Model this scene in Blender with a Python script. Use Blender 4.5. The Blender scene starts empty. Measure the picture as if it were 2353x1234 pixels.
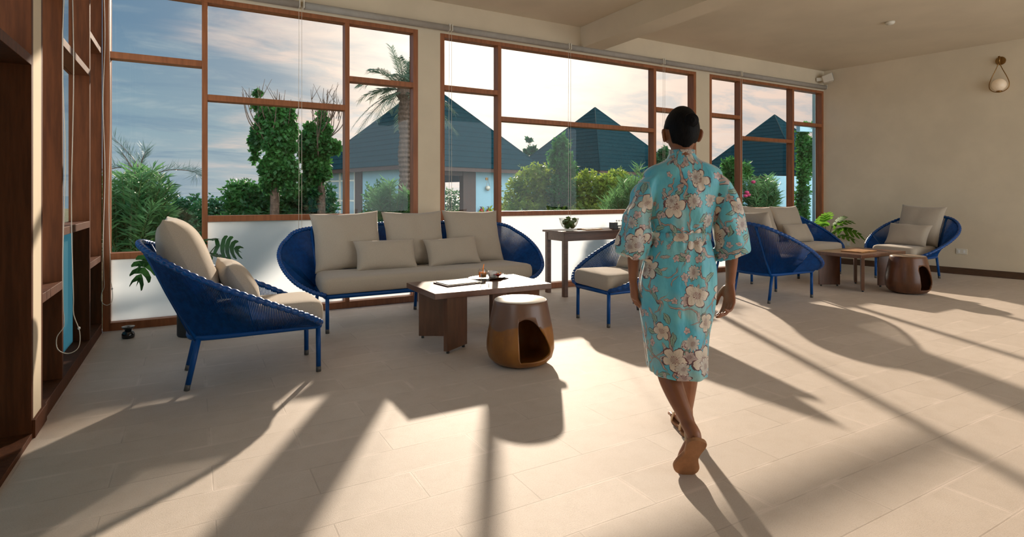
import bpy, bmesh, math, random
import numpy as np
from mathutils import Vector, Matrix, noise as mnoise
R = math.radians
SC = bpy.context.scene
COL = SC.collection
random.seed(7)

# ---------------------------------------------------------------- camera
YAW = R(29.5); FPX = 1299.0; CAMH = 1.2
cam = bpy.data.cameras.new('camera'); camo = bpy.data.objects.new('camera', cam); COL.objects.link(camo)
camo.location = (0, 0, CAMH); camo.rotation_euler = (R(90), 0, -YAW)
cam.sensor_width = 36; cam.sensor_fit = 'HORIZONTAL'; cam.lens = FPX/2353*36
cam.shift_y = -(617-450)/2353; cam.clip_start = .05; cam.clip_end = 9000
SC.camera = camo
SC.view_settings.view_transform = 'Standard'; SC.view_settings.look = 'None'
SC.view_settings.exposure = 0.1; SC.view_settings.gamma = 1.0; SC.view_settings.use_curve_mapping = False

# ---------------------------------------------------------------- node helpers
class NT:
    def __init__(s, tree): s.t = tree; s.n = tree.nodes; s.l = tree.links
    def node(s, typ, **kw):
        n = s.n.new(typ)
        for k, v in kw.items(): setattr(n, k, v)
        return n
    def set(s, inp, v):
        if isinstance(v, X): s.l.new(v.s, inp)
        elif isinstance(v, bpy.types.NodeSocket): s.l.new(v, inp)
        elif isinstance(v, (tuple, list)):
            v = tuple(v)
            if inp.type == 'RGBA' and len(v) == 3: v = v+(1,)
            inp.default_value = v
        else: inp.default_value = v
    def math(s, op, a, b=None, c=None):
        n = s.node('ShaderNodeMath', operation=op); s.set(n.inputs[0], a)
        if b is not None: s.set(n.inputs[1], b)
        if c is not None: s.set(n.inputs[2], c)
        return X(s, n.outputs[0])
    def vmath(s, op, a, b=None, out=0):
        n = s.node('ShaderNodeVectorMath', operation=op); s.set(n.inputs[0], a)
        if b is not None: s.set(n.inputs[1], b)
        return X(s, n.outputs[out])
    def sep(s, v):
        n = s.node('ShaderNodeSeparateXYZ'); s.set(n.inputs[0], v)
        return [X(s, o) for o in n.outputs]
    def comb(s, x, y, z=0.0):
        n = s.node('ShaderNodeCombineXYZ'); s.set(n.inputs[0], x); s.set(n.inputs[1], y); s.set(n.inputs[2], z)
        return X(s, n.outputs[0])
    def noise(s, v, scale, detail=3, rough=.5, dist=0.0, out=0):
        n = s.node('ShaderNodeTexNoise')
        if v is not None: s.set(n.inputs['Vector'], v)
        n.inputs['Scale'].default_value = scale; n.inputs['Detail'].default_value = detail
        n.inputs['Roughness'].default_value = rough; n.inputs['Distortion'].default_value = dist
        return X(s, n.outputs[out])
    def mix(s, f, a, b, blend='MIX'):
        n = s.node('ShaderNodeMix', data_type='RGBA', blend_type=blend)
        s.set(n.inputs[0], f); s.set(n.inputs[6], a); s.set(n.inputs[7], b)
        return X(s, n.outputs[2])
    def ramp(s, f, stops, interp='LINEAR'):
        n = s.node('ShaderNodeValToRGB'); s.set(n.inputs[0], f); cr = n.color_ramp; cr.interpolation = interp
        while len(cr.elements) < len(stops): cr.elements.new(.5)
        for e, (p, c) in zip(cr.elements, stops):
            e.position = p; e.color = (tuple(c)+(1,))[:4] if not isinstance(c, (int, float)) else (c, c, c, 1)
        return X(s, n.outputs[0])
    def smooth(s, v, a, b):
        n = s.node('ShaderNodeMapRange', interpolation_type='SMOOTHSTEP'); s.set(n.inputs[0], v)
        n.inputs[1].default_value = a; n.inputs[2].default_value = b
        return X(s, n.outputs[0])
    def bump(s, h, strength=.3, dist=.01):
        n = s.node('ShaderNodeBump'); n.inputs['Strength'].default_value = strength; n.inputs['Distance'].default_value = dist
        s.set(n.inputs['Height'], h); return X(s, n.outputs[0])
    def coord(s, name='Object'):
        return X(s, s.node('ShaderNodeTexCoord').outputs[name])
class X:
    def __init__(s, t, sock): s.t = t; s.s = sock
    def __add__(s, o): return s.t.math('ADD', s, o)
    def __radd__(s, o): return s.t.math('ADD', s, o)
    def __sub__(s, o): return s.t.math('SUBTRACT', s, o)
    def __rsub__(s, o): return s.t.math('SUBTRACT', o, s)
    def __mul__(s, o): return s.t.math('MULTIPLY', s, o)
    def __rmul__(s, o): return s.t.math('MULTIPLY', s, o)
    def __truediv__(s, o): return s.t.math('DIVIDE', s, o)
    def lt(s, o): return s.t.math('LESS_THAN', s, o)
    def gt(s, o): return s.t.math('GREATER_THAN', s, o)

def srgb(r, g, b):
    f = lambda c: (c/255/12.92) if c/255 <= .04045 else ((c/255+.055)/1.055)**2.4
    return (f(r), f(g), f(b))

# ---------------------------------------------------------------- world (evening sky, sun behind thin cloud)
SUN_EL = R(21.5); SUN_AZ = R(28.5)      # azimuth from +Y towards +X
sdir = Vector((math.sin(SUN_AZ)*math.cos(SUN_EL), math.cos(SUN_AZ)*math.cos(SUN_EL), math.sin(SUN_EL)))
W = bpy.data.worlds.new('world'); SC.world = W; W.use_nodes = True
t = NT(W.node_tree); t.n.clear()
g = t.coord('Generated'); gx, gy, gz = t.sep(g)
zc = t.math('MAXIMUM', gz, 0.0)
flat = t.comb(gx/(zc+.16), gy/(zc+.16), 0.0)
warp = t.noise(flat, .8, 2, .5)
cl1 = t.noise(t.vmath('ADD', t.vmath('MULTIPLY', flat, (1.0, 1.9, 1)), (3.1, 1.7, 0)), 1.15, 7, .58, .6)
cl2 = t.noise(t.vmath('ADD', t.vmath('MULTIPLY', flat, (1.2, 1.9, 1)), (9.3, 4.2, 0)), 2.4, 7, .6, .5)
def angdir(az, el):
    v = Vector((math.sin(R(az))*math.cos(R(el)), math.cos(R(az))*math.cos(R(el)), math.sin(R(el))))
    return t.math('ARCCOSINE', t.math('MINIMUM', t.vmath('DOT_PRODUCT', g, tuple(v), 1), .99999))*57.2958
dglow = angdir(28, 17)
az = t.math('ARCTAN2', gx, gy)*57.2958         # degrees from +Y to +X
azw = az + (cl1-.5)*34 + (warp-.5)*16
# clear-sky blue side against warm cloud side
warm = t.smooth(azw, 0.0, 17.0) * (1.0 - .45*t.smooth(azw, 46.0, 70.0))
blue = t.ramp(gz, [(0.0, srgb(150, 170, 182)), (.10, srgb(122, 158, 176)), (.25, srgb(54, 116, 154)), (.6, srgb(46, 104, 144)), (1.0, srgb(80, 120, 160))])
blue = t.mix(t.smooth(cl2, .48, .74)*.42, blue, srgb(172, 188, 192))
blue = t.mix(t.smooth(cl1, .5, .34)*.5, blue, srgb(66, 120, 156))
peach = t.ramp(gz, [(0.0, srgb(214, 200, 196)), (.08, srgb(240, 210, 194)), (.22, srgb(255, 220, 200)), (.5, srgb(255, 226, 208)), (1.0, srgb(220, 215, 210))])
peach = t.mix(t.smooth(cl2, .56, .36)*.72, peach, srgb(168, 182, 192))
sky = t.mix(warm, blue, peach)
glow = t.math('EXPONENT', (dglow*dglow)*(-1/150.0))
glow2 = t.math('EXPONENT', (dglow*dglow)*(-1/1100.0))
sky = t.mix(glow2*.3, sky, srgb(255, 238, 220))
sky = t.mix(t.math('MINIMUM', glow*1.5*(cl2+.45), 1.0), sky, (1.5, 1.32, 1.12))
# pale cumulus low over the roofs
low = t.smooth(gz, .15, .02)*t.smooth(cl2, .52, .62)*t.smooth(az, 10.0, 24.0)
sky = t.mix(low*.5, sky, srgb(236, 232, 228))
# unseen sky behind the viewer, brightened as added fill for the room
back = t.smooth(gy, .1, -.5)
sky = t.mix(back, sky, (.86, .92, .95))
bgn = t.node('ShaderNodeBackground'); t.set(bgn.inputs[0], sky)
left = t.smooth(gx, -.12, -.5)  # unseen sky on the left boosted too, as fill through the side windows
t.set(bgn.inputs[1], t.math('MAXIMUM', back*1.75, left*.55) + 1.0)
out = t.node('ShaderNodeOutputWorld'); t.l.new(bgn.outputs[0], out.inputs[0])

sl = bpy.data.lights.new('sun', 'SUN'); so = bpy.data.objects.new('sun', sl); COL.objects.link(so)
sl.energy = 6.7; sl.angle = R(1.3); sl.color = (1.0, .83, .67)
so.rotation_euler = sdir.to_track_quat('Z', 'Y').to_euler(); so.location = (4, 8, 9)

# ---------------------------------------------------------------- object helpers
def link(o, parent=None):
    COL.objects.link(o)
    if parent is not None: o.parent = parent
    return o
def tag(o, label=None, cat=None, group=None, kind=None):
    if label: o['label'] = label
    if cat: o['category'] = cat
    if group: o['group'] = group
    if kind: o['kind'] = kind
    return o
def empty(name, loc=(0, 0, 0), rz=0.0):
    o = bpy.data.objects.new(name, None); o.location = loc; o.rotation_euler = (0, 0, rz); o.empty_display_size = .1
    return link(o)
def copy_tree(o, parent=None):
    c = o.copy(); COL.objects.link(c); c.parent = parent
    for ch in list(o.children): copy_tree(ch, c)
    return c
class MB:
    def __init__(s): s.v = []; s.f = []; s.sm = []
    def add(s, vs, fs, smooth=False):
        b = len(s.v); s.v += [tuple(v) for v in vs]; s.f += [tuple(b+i for i in f) for f in fs]; s.sm += [smooth]*len(fs)
        return s
    def box(s, a, b, M=None):
        x0, y0, z0 = a; x1, y1, z1 = b
        vs = [(x0,y0,z0),(x1,y0,z0),(x1,y1,z0),(x0,y1,z0),(x0,y0,z1),(x1,y0,z1),(x1,y1,z1),(x0,y1,z1)]
        if M is not None: vs = [M @ Vector(v) for v in vs]
        return s.add(vs, [(0,3,2,1),(4,5,6,7),(0,1,5,4),(1,2,6,5),(2,3,7,6),(3,0,4,7)])
    def tube(s, pts, r, n=10, cap=True, closed=False, flat=None):
        pts = [Vector(p) for p in pts]; m = len(pts)
        rr = r if isinstance(r, (list, tuple)) else [r]*m
        up = None; vs = []
        for i, p in enumerate(pts):
            if closed: tg = pts[(i+1) % m]-pts[i-1]
            else: tg = pts[min(i+1, m-1)]-pts[max(i-1, 0)]
            tg.normalize()
            if up is None:
                up = Vector((0, 0, 1)) if abs(tg.z) < .9 else Vector((1, 0, 0))
            a = up - tg*up.dot(tg)
            if a.length < 1e-5: a = tg.orthogonal()
            a.normalize(); b = tg.cross(a); up = a
            for k in range(n):
                w = 2*math.pi*k/n
                vs.append(p + (a*math.cos(w)*(flat or 1)+b*math.sin(w))*rr[i])
        fs = []
        for i in range(m if closed else m-1):
            j = (i+1) % m
            for k in range(n): fs.append((i*n+k, i*n+(k+1) % n, j*n+(k+1) % n, j*n+k))
        s.add(vs, fs, True)
        if cap and not closed:
            s.add(vs[:n], [tuple(range(n))[::-1]]); s.add(vs[-n:], [tuple(range(n))])
        return s
    def lathe(s, prof, c=(0, 0, 0), n=32, smooth=True):
        vs = []; fs = []
        for (r, z) in prof:
            for k in range(n):
                w = 2*math.pi*k/n; vs.append((c[0]+r*math.cos(w), c[1]+r*math.sin(w), c[2]+z))
        for i in range(len(prof)-1):
            for k in range(n): fs.append((i*n+k, i*n+(k+1) % n, (i+1)*n+(k+1) % n, (i+1)*n+k))
        return s.add(vs, fs, smooth)
    def rings(s, rings, smooth=True, cap=True):
        n = len(rings[0]); vs = [p for r in rings for p in r]; fs = []
        for i in range(len(rings)-1):
            for k in range(n): fs.append((i*n+k, i*n+(k+1) % n, (i+1)*n+(k+1) % n, (i+1)*n+k))
        if cap: fs.append(tuple(range(n))[::-1]); fs.append(tuple(range((len(rings)-1)*n, len(rings)*n)))
        return s.add(vs, fs, smooth)
    def ball(s, c, r, n=12, m=8):
        if not isinstance(r, (tuple, list)): r = (r, r, r)
        vs = []; fs = []
        for i in range(m+1):
            ph = math.pi*i/m
            for k in range(n):
                w = 2*math.pi*k/n
                vs.append((c[0]+r[0]*math.sin(ph)*math.cos(w), c[1]+r[1]*math.sin(ph)*math.sin(w), c[2]-r[2]*math.cos(ph)))
        for i in range(m):
            for k in range(n): fs.append((i*n+k, i*n+(k+1) % n, (i+1)*n+(k+1) % n, (i+1)*n+k))
        return s.add(vs, fs, True)
    def build(s, name, mat, parent=None, bevel=0, seg=2, sub=0):
        me = bpy.data.meshes.new(name); me.from_pydata([tuple(v) for v in s.v], [], s.f)
        me.polygons.foreach_set('use_smooth', s.sm)
        bm = bmesh.new(); bm.from_mesh(me)
        bmesh.ops.remove_doubles(bm, verts=bm.verts, dist=1e-6)
        bmesh.ops.recalc_face_normals(bm, faces=bm.faces); bm.to_mesh(me); bm.free()
        me.materials.append(mat); me.update()
        o = bpy.data.objects.new(name, me); link(o, parent)
        if bevel:
            b = o.modifiers.new('bevel', 'BEVEL'); b.width = bevel; b.segments = seg; b.limit_method = 'ANGLE'; b.angle_limit = R(40)
        if sub:
            b = o.modifiers.new('sub', 'SUBSURF'); b.levels = sub; b.render_levels = sub
        return o
def fast(name, verts, faces, mat, parent=None, smooth=False):
    me = bpy.data.meshes.new(name); me.from_pydata(verts, [], faces); me.materials.append(mat)
    if smooth: me.polygons.foreach_set('use_smooth', [True]*len(me.polygons))
    return link(bpy.data.objects.new(name, me), parent)
def bake(o):
    """apply the modifiers of o (no operators)"""
    dg = bpy.context.evaluated_depsgraph_get(); dg.update()
    me = bpy.data.meshes.new_from_object(o.evaluated_get(dg)); o.modifiers.clear(); o.data = me
    return o
def cr(pts, n, closed=False):
    """Catmull-Rom through pts"""
    P = [Vector(p) for p in pts]; m = len(P); outp = []
    segs = m if closed else m-1
    for i in range(segs):
        if closed: a, b, c, d = P[i-1], P[i], P[(i+1) % m], P[(i+2) % m]
        else: a, b, c, d = P[max(i-1, 0)], P[i], P[i+1], P[min(i+2, m-1)]
        for k in range(n):
            u = k/n
            outp.append(.5*((2*b)+(c-a)*u+(2*a-5*b+4*c-d)*u*u+(3*b-a-3*c+d)*u**3))
    if not closed: outp.append(P[-1])
    return outp
def resample(pts, n):
    L = [0]
    for a, b in zip(pts, pts[1:]): L.append(L[-1]+(b-a).length)
    o = []; j = 0
    for i in range(n):
        s = L[-1]*i/(n-1)
        while j < len(L)-2 and L[j+1] < s: j += 1
        u = (s-L[j])/max(L[j+1]-L[j], 1e-9); o.append(pts[j].lerp(pts[j+1], min(max(u, 0), 1)))
    return o

# ---------------------------------------------------------------- materials
def mat(name, base=None, rough=.6, metal=0, bumpf=None, colf=None, spec=.5, coat=0, sheen=0):
    m = bpy.data.materials.new(name); m.use_nodes = True; t = NT(m.node_tree)
    p = t.n['Principled BSDF']
    if base is not None: t.set(p.inputs['Base Color'], base)
    p.inputs['Roughness'].default_value = rough; p.inputs['Metallic'].default_value = metal
    p.inputs['Specular IOR Level'].default_value = spec; p.inputs['Coat Weight'].default_value = coat
    p.inputs['Sheen Weight'].default_value = sheen
    if colf: t.set(p.inputs['Base Color'], colf(t))
    if bumpf: t.set(p.inputs['Normal'], bumpf(t))
    return m
def vary(c, amt=.12, scale=6, stretch=(1, 1, 1), detail=4):
    c2 = tuple(min(1, x*(1-amt*2)) for x in c); c1 = tuple(min(1, x*(1+amt)) for x in c)
    def f(t): return t.mix(t.smooth(t.noise(t.vmath('MULTIPLY', t.coord(), stretch), scale, detail, .6), .3, .7), c2, c1)
    return f
def fine(scale=150, strength=.2, dist=.002, stretch=(1, 1, 1)):
    def f(t): return t.bump(t.noise(t.vmath('MULTIPLY', t.coord(), stretch), scale, 2), strength, dist)
    return f
M = {}
M['plaster'] = mat('plaster', rough=.85, colf=vary(srgb(220, 204, 178), .03, 1.5), bumpf=fine(60, .06), spec=.2)
M['ceiling'] = mat('ceiling_paint', rough=.9, colf=vary(srgb(222, 206, 182), .03, 1), spec=.15)
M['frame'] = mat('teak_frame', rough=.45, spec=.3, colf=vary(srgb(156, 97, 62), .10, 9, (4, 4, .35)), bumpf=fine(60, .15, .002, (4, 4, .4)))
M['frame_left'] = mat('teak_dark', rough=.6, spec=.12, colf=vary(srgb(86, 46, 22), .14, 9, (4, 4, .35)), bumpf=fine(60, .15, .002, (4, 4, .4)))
M['skirting'] = mat('brown_skirting', rough=.5, colf=vary(srgb(84, 58, 38), .12, 8, (1, 1, 6)))
M['table'] = mat('walnut', rough=.3, spec=.85, colf=vary(srgb(106, 68, 46), .12, 7, (2, 6, .6)), bumpf=fine(60, .1, .001, (.5, 6, 3)))
M['console'] = mat('console_wood', rough=.35, colf=vary(srgb(96, 64, 46), .15, 8, (.5, 4, 4)))
M['blue'] = mat('blue_rope', rough=.42, colf=vary((.0006, .066, .28), .15, 30), spec=.3)
M['bluemetal'] = mat('blue_metal', base=(.0006, .062, .25), rough=.4, spec=.3)
M['bluerim'] = mat('blue_rim_rope', rough=.24, colf=vary((.0008, .066, .28), .15, 30), spec=.5)
M['cap'] = mat('grey_cap', base=srgb(90, 88, 86), rough=.45, metal=.3)
def weave(c):
    def cf(t):
        co = t.coord(); n = t.noise(co, 330, 2, .7)
        return t.mix(t.smooth(n, .3, .7), tuple(x*.88 for x in c), tuple(min(1, x*1.08) for x in c))
    return cf
M['fabric'] = mat('oatmeal_fabric', rough=.92, colf=weave(srgb(186, 173, 156)), sheen=.25, spec=.15,
                  bumpf=lambda t: t.bump(t.noise(t.coord(), 260, 2)*.4+t.noise(t.coord(), 7, 3), .5, .006))
M['black'] = mat('black_glaze', base=(.012, .012, .013), rough=.08, spec=.8)
M['pot'] = mat('dark_pot', rough=.6, colf=vary((.028, .03, .034), .1, 10))
M['white'] = mat('white_ceramic', base=(.82, .80, .77), rough=.25)
M['paper'] = mat('paper', rough=.6, colf=vary(srgb(228, 220, 205), .03, 20))
M['tan'] = mat('tan_leather', rough=.55, colf=vary(srgb(176, 126, 74), .12, 20))
M['tray'] = mat('dark_tray', rough=.3, colf=vary(srgb(82, 54, 36), .15, 14, (1, 5, 1)))
M['darkbox'] = mat('charcoal_box', base=(.05, .052, .056), rough=.5)
M['blind'] = mat('blind_fabric', rough=.8, colf=vary(srgb(168, 160, 150), .04, 12), spec=.2)
M['cord'] = mat('cord', base=srgb(208, 198, 182), rough=.6)
M['plastic'] = mat('off_white_plastic', rough=.45, base=srgb(222, 214, 198))
M['brass'] = mat('aged_brass', rough=.35, metal=.9, colf=vary(srgb(150, 112, 62), .1, 20))
M['lime'] = mat('lime_skin', rough=.4, colf=vary(srgb(78, 108, 40), .2, 30))
M['red'] = mat('red_enamel', rough=.35, base=srgb(150, 26, 26))
M['pink'] = mat('pink_petal', rough=.6, base=srgb(196, 60, 110))
M['redpetal'] = mat('red_petal', rough=.6, base=srgb(150, 20, 45))
M['whitepetal'] = mat('white_petal', rough=.6, base=srgb(235, 225, 215))

M['bark'] = mat('bark', rough=.9, colf=vary(srgb(96, 78, 66), .25, 8, (3, 3, 1)), bumpf=fine(20, .8, .03))
M['stem'] = mat('green_stem', rough=.6, colf=vary(srgb(86, 100, 54), .15, 10))
M['wallw'] = mat('white_render_blue_shade', rough=.8, colf=vary(srgb(146, 186, 202), .03, 2))  # white render; the bluish tone of its shaded side is put into the colour
M['soil'] = mat('garden_ground', rough=1, colf=vary(srgb(88, 92, 58), .3, 3))
M['brownpost'] = mat('brown_post', rough=.6, colf=vary(srgb(74, 52, 42), .2, 8, (2, 2, .5)))
M['interior'] = mat('dim_interior', rough=.8, base=srgb(52, 52, 54))
M['slate'] = None
def roofmat():
    def cf(t):
        n = t.noise(t.coord(), 2.2, 4, .6); n2 = t.noise(t.vmath('MULTIPLY', t.coord(), (1, 1, 5)), 7, 3)
        return t.mix(t.smooth(n2, .35, .7), srgb(12, 42, 50), srgb(24, 60, 68))
    return mat('slate_shingle', rough=.95, colf=cf, spec=.05)
M['slate'] = roofmat()
M['sea'] = mat('sea_water', rough=.25, base=srgb(92, 124, 138), bumpf=fine(.4, .5, .3))

def glassmat(name, tint, refl, rough=0.0):
    m = bpy.data.materials.new(name); m.use_nodes = True; t = NT(m.node_tree); t.n.clear()
    tr = t.node('ShaderNodeBsdfTransparent'); tr.inputs[0].default_value = tint+(1,)
    gl = t.node('ShaderNodeBsdfGlossy'); gl.inputs['Roughness'].default_value = rough
    lw = t.node('ShaderNodeLayerWeight'); lw.inputs[0].default_value = .5
    f = (t.math('POWER', X(t, lw.outputs['Facing']), 4.0)*.9+.045)*refl
    mx = t.node('ShaderNodeMixShader'); t.set(mx.inputs[0], t.math('MINIMUM', f, 1.0)); t.l.new(tr.outputs[0], mx.inputs[1]); t.l.new(gl.outputs[0], mx.inputs[2])
    o = t.node('ShaderNodeOutputMaterial'); t.l.new(mx.outputs[0], o.inputs[0]); return m
M['glass'] = glassmat('clear_glass', (.965, .975, .97), .35)
M['tumbler'] = glassmat('tumbler_glass', (.93, .94, .93), 1.2)
def frosted(c=(.86, .90, .92), c2=(.8, .82, .8, 1)):
    m = bpy.data.materials.new('frosted_glass'); m.use_nodes = True; t = NT(m.node_tree); t.n.clear()
    a = t.node('ShaderNodeBsdfTranslucent'); t.set(a.inputs[0], c)
    b = t.node('ShaderNodeBsdfDiffuse'); b.inputs[0].default_value = c2
    mx = t.node('ShaderNodeMixShader'); mx.inputs[0].default_value = .16; t.l.new(a.outputs[0], mx.inputs[1]); t.l.new(b.outputs[0], mx.inputs[2])
    o = t.node('ShaderNodeOutputMaterial'); t.l.new(mx.outputs[0], o.inputs[0]); return m
M['frosted'] = frosted()
M['frosted_teal'] = frosted((.20, .38, .42), (.22, .40, .44, 1))
def leafmat(name, c, c2, trans=.45, rough=.45, scale=1.2):
    m = bpy.data.materials.new(name); m.use_nodes = True; t = NT(m.node_tree)
    p = t.n['Principled BSDF']; p.inputs['Roughness'].default_value = rough; p.inputs['Specular IOR Level'].default_value = .35
    col = t.mix(t.smooth(t.noise(t.coord(), scale, 3, .7), .32, .68), c, c2)
    t.set(p.inputs['Base Color'], col)
    tl = t.node('ShaderNodeBsdfTranslucent'); t.set(tl.inputs[0], t.mix(.5, col, tuple(min(1, 1.6*x) for x in c2)))
    mx = t.node('ShaderNodeMixShader'); mx.inputs[0].default_value = trans
    t.l.new(p.outputs[0], mx.inputs[1]); t.l.new(tl.outputs[0], mx.inputs[2])
    t.l.new(mx.outputs[0], t.n['Material Output'].inputs[0]); return m
M['juice'] = leafmat('orange_juice', srgb(250, 150, 20), srgb(255, 170, 30), .6, .2)
M['leaf'] = leafmat('leaf_mid', srgb(30, 78, 46), srgb(66, 120, 56))
M['leafd'] = leafmat('leaf_dark', srgb(24, 66, 44), srgb(44, 96, 54), .3)
M['leafy'] = leafmat('leaf_yellow', srgb(52, 104, 48), srgb(134, 152, 58), .45, scale=3.5)
M['leafo'] = leafmat('leaf_oleander', srgb(50, 100, 62), srgb(104, 148, 92), .4)
M['monst'] = leafmat('leaf_monstera', srgb(50, 96, 36), srgb(104, 150, 50), .5, rough=.7, scale=4)
M['monstd'] = leafmat('leaf_monstera_dark', srgb(26, 60, 34), srgb(52, 96, 46), .35, scale=4)
M['palm'] = leafmat('leaf_palm', srgb(60, 84, 74), srgb(108, 128, 106), .25, scale=2)
M['feather'] = leafmat('leaf_feather', srgb(66, 92, 92), srgb(92, 116, 108), .2)

def floormat():
    m = bpy.data.materials.new('stone_tiles'); m.use_nodes = True; t = NT(m.node_tree); p = t.n['Principled BSDF']
    co = t.coord(); bc_ = t.vmath('ADD', co, (-.075, .04, 0)); n = t.node('ShaderNodeTexBrick'); t.set(n.inputs['Vector'], bc_)
    n.offset = .5; n.inputs['Scale'].default_value = 1.0; n.inputs['Brick Width'].default_value = .75; n.inputs['Row Height'].default_value = .24
    n.inputs['Mortar Size'].default_value = .003; n.inputs['Mortar Smooth'].default_value = .2; n.inputs['Bias'].default_value = 0
    n.inputs['Color1'].default_value = (0, 0, 0, 1); n.inputs['Color2'].default_value = (1, 1, 1, 1); n.inputs['Mortar'].default_value = (.5, .5, .5, 1)
    rnd = X(t, n.outputs['Color']); fac = X(t, n.outputs['Fac'])
    big = t.noise(co, .9, 4, .6); mid = t.noise(co, 9, 4, .65); gr = t.noise(co, 190, 2, .6); br = t.noise(co, 3.1, 3)
    c = t.mix(rnd, srgb(202, 188, 175), srgb(211, 197, 184))
    c = t.mix(t.smooth(big, .35, .7)*.35, c, srgb(186, 172, 158))
    c = t.mix(t.smooth(mid, .4, .75)*.2, c, srgb(176, 158, 138))
    c = t.mix(t.smooth(gr, .5, .72)*.28, c, srgb(158, 140, 120))
    wide = t.node('ShaderNodeTexBrick'); t.set(wide.inputs['Vector'], bc_)
    wide.offset = .5; wide.inputs['Scale'].default_value = 1.0; wide.inputs['Brick Width'].default_value = .75; wide.inputs['Row Height'].default_value = .24
    wide.inputs['Mortar Size'].default_value = .018; wide.inputs['Mortar Smooth'].default_value = .9
    wf = X(t, wide.outputs['Fac'])
    c = t.mix(wf*t.smooth(br, .42, .66)*.5, c, srgb(226, 210, 198))
    c = t.mix(fac*t.smooth(br, .62, .40)*.3, c, srgb(130, 112, 96))
    t.set(p.inputs['Base Color'], c)
    p.inputs['Roughness'].default_value = .62; p.inputs['Specular IOR Level'].default_value = .35
    h = t.noise(co, 260, 4, .75)*.8 + t.noise(co, 60, 2)*.12 - fac*.8 + wf*t.smooth(br, .4, .7)*.2
    t.set(p.inputs['Normal'], t.bump(h, .42, .003)); return m
M['floor'] = floormat()
def stoolmat():
    def cf(t):
        co = t.coord(); x, y, z = t.sep(co)
        n = t.noise(t.vmath('MULTIPLY', co, (1, 1, .6)), 5, 4, .6)
        c = t.mix(t.smooth(n, .35, .65), srgb(120, 74, 30), srgb(150, 96, 38))
        edge = z + (t.noise(co, 4, 3)-.5)*.16
        return t.mix(t.smooth(edge, .27, .29), c, srgb(112, 82, 66))
    return mat('glazed_stool', rough=.3, colf=cf, spec=.5)
M['stool'] = stoolmat()
M['stooldark'] = mat('stool_dark_wood', rough=.3, colf=vary(srgb(104, 66, 44), .2, 6, (2, 2, .5)))
M['stooltop'] = mat('stool_top_glaze', rough=.34, base=srgb(228, 218, 204), spec=1.0, coat=.6)
M['stooltop'].node_tree.nodes['Principled BSDF'].inputs['Coat Roughness'].default_value = .3

# ================================================================ SETTING
LX, WY, CZ = -.69, 6.12, 3.45
def struct(mb, name, m, parent=None, bevel=0, label=None):
    o = mb.build(name, m, parent, bevel)
    if parent is None: o['kind'] = 'structure'
    if label: o['label'] = label
    return o
RX = lambda y: 9.94+(6.12-y)*.15
YB = -3.2
# floor reaches under the walls
b = MB(); b.add([(LX-.2, YB, 0), (RX(YB)+.2, YB, 0), (RX(WY)+.1, WY+.14, 0), (LX-.2, WY+.14, 0), (LX-.2, YB, -.15), (RX(YB)+.2, YB, -.15), (RX(WY)+.1, WY+.14, -.15), (LX-.2, WY+.14, -.15)],
              [(0,1,2,3),(7,6,5,4),(0,4,5,1),(1,5,6,2),(2,6,7,3),(3,7,4,0)])
struct(b, 'floor', M['floor'])
b = MB(); b.add([(LX-.3, YB, CZ), (RX(YB)+.3, YB, CZ), (RX(WY)+.2, WY+.3, CZ), (LX-.3, WY+.3, CZ), (LX-.3, YB, CZ+.2), (RX(YB)+.3, YB, CZ+.2), (RX(WY)+.2, WY+.3, CZ+.2), (LX-.3, WY+.3, CZ+.2)],
              [(0,1,2,3),(7,6,5,4),(0,4,5,1),(1,5,6,2),(2,6,7,3),(3,7,4,0)])
struct(b, 'ceiling', M['ceiling'])
WT = 3.09
# window wall: header and pillars
b = MB(); b.box((LX-.2, WY, WT), (10.0, WY+.14, CZ)); b.box((2.235, WY, 0), (2.505, WY+.14, WT)); b.box((6.69, WY, 0), (6.98, WY+.14, WT)); b.box((9.935, WY, 0), (10.0, WY+.14, WT))
struct(b, 'wall_front', M['plaster'])
# right wall, slightly skewed, with skirting
b = MB(); y0 = WY+.14
b.add([(RX(WY), WY, 0), (RX(YB), YB, 0), (RX(YB)+.15, YB, 0), (RX(WY)+.15, y0, 0), (RX(WY), WY, CZ), (RX(YB), YB, CZ), (RX(YB)+.15, YB, CZ), (RX(WY)+.15, y0, CZ)],
      [(0,1,2,3),(7,6,5,4),(0,4,5,1),(1,5,6,2),(2,6,7,3),(3,7,4,0)])
struct(b, 'wall_right', M['plaster'])
b = MB(); e = .016
b.add([(RX(WY)-e, WY-.01, 0), (RX(YB)-e, YB+.01, 0), (RX(YB)-.001, YB+.01, 0), (RX(WY)-.001, WY-.01, 0), (RX(WY)-e, WY-.01, .1), (RX(YB)-e, YB+.01, .1), (RX(YB)-.001, YB+.01, .1), (RX(WY)-.001, WY-.01, .1)],
      [(0,1,2,3),(7,6,5,4),(0,4,5,1),(1,5,6,2),(2,6,7,3),(3,7,4,0)])
struct(b, 'baseboard_right', M['skirting'])
# ceiling beam
b = MB(); b.box((4.51, YB+.02, 3.17), (4.835, WY-.001, CZ-.001)); struct(b, 'trim_1', M['ceiling'])

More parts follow.
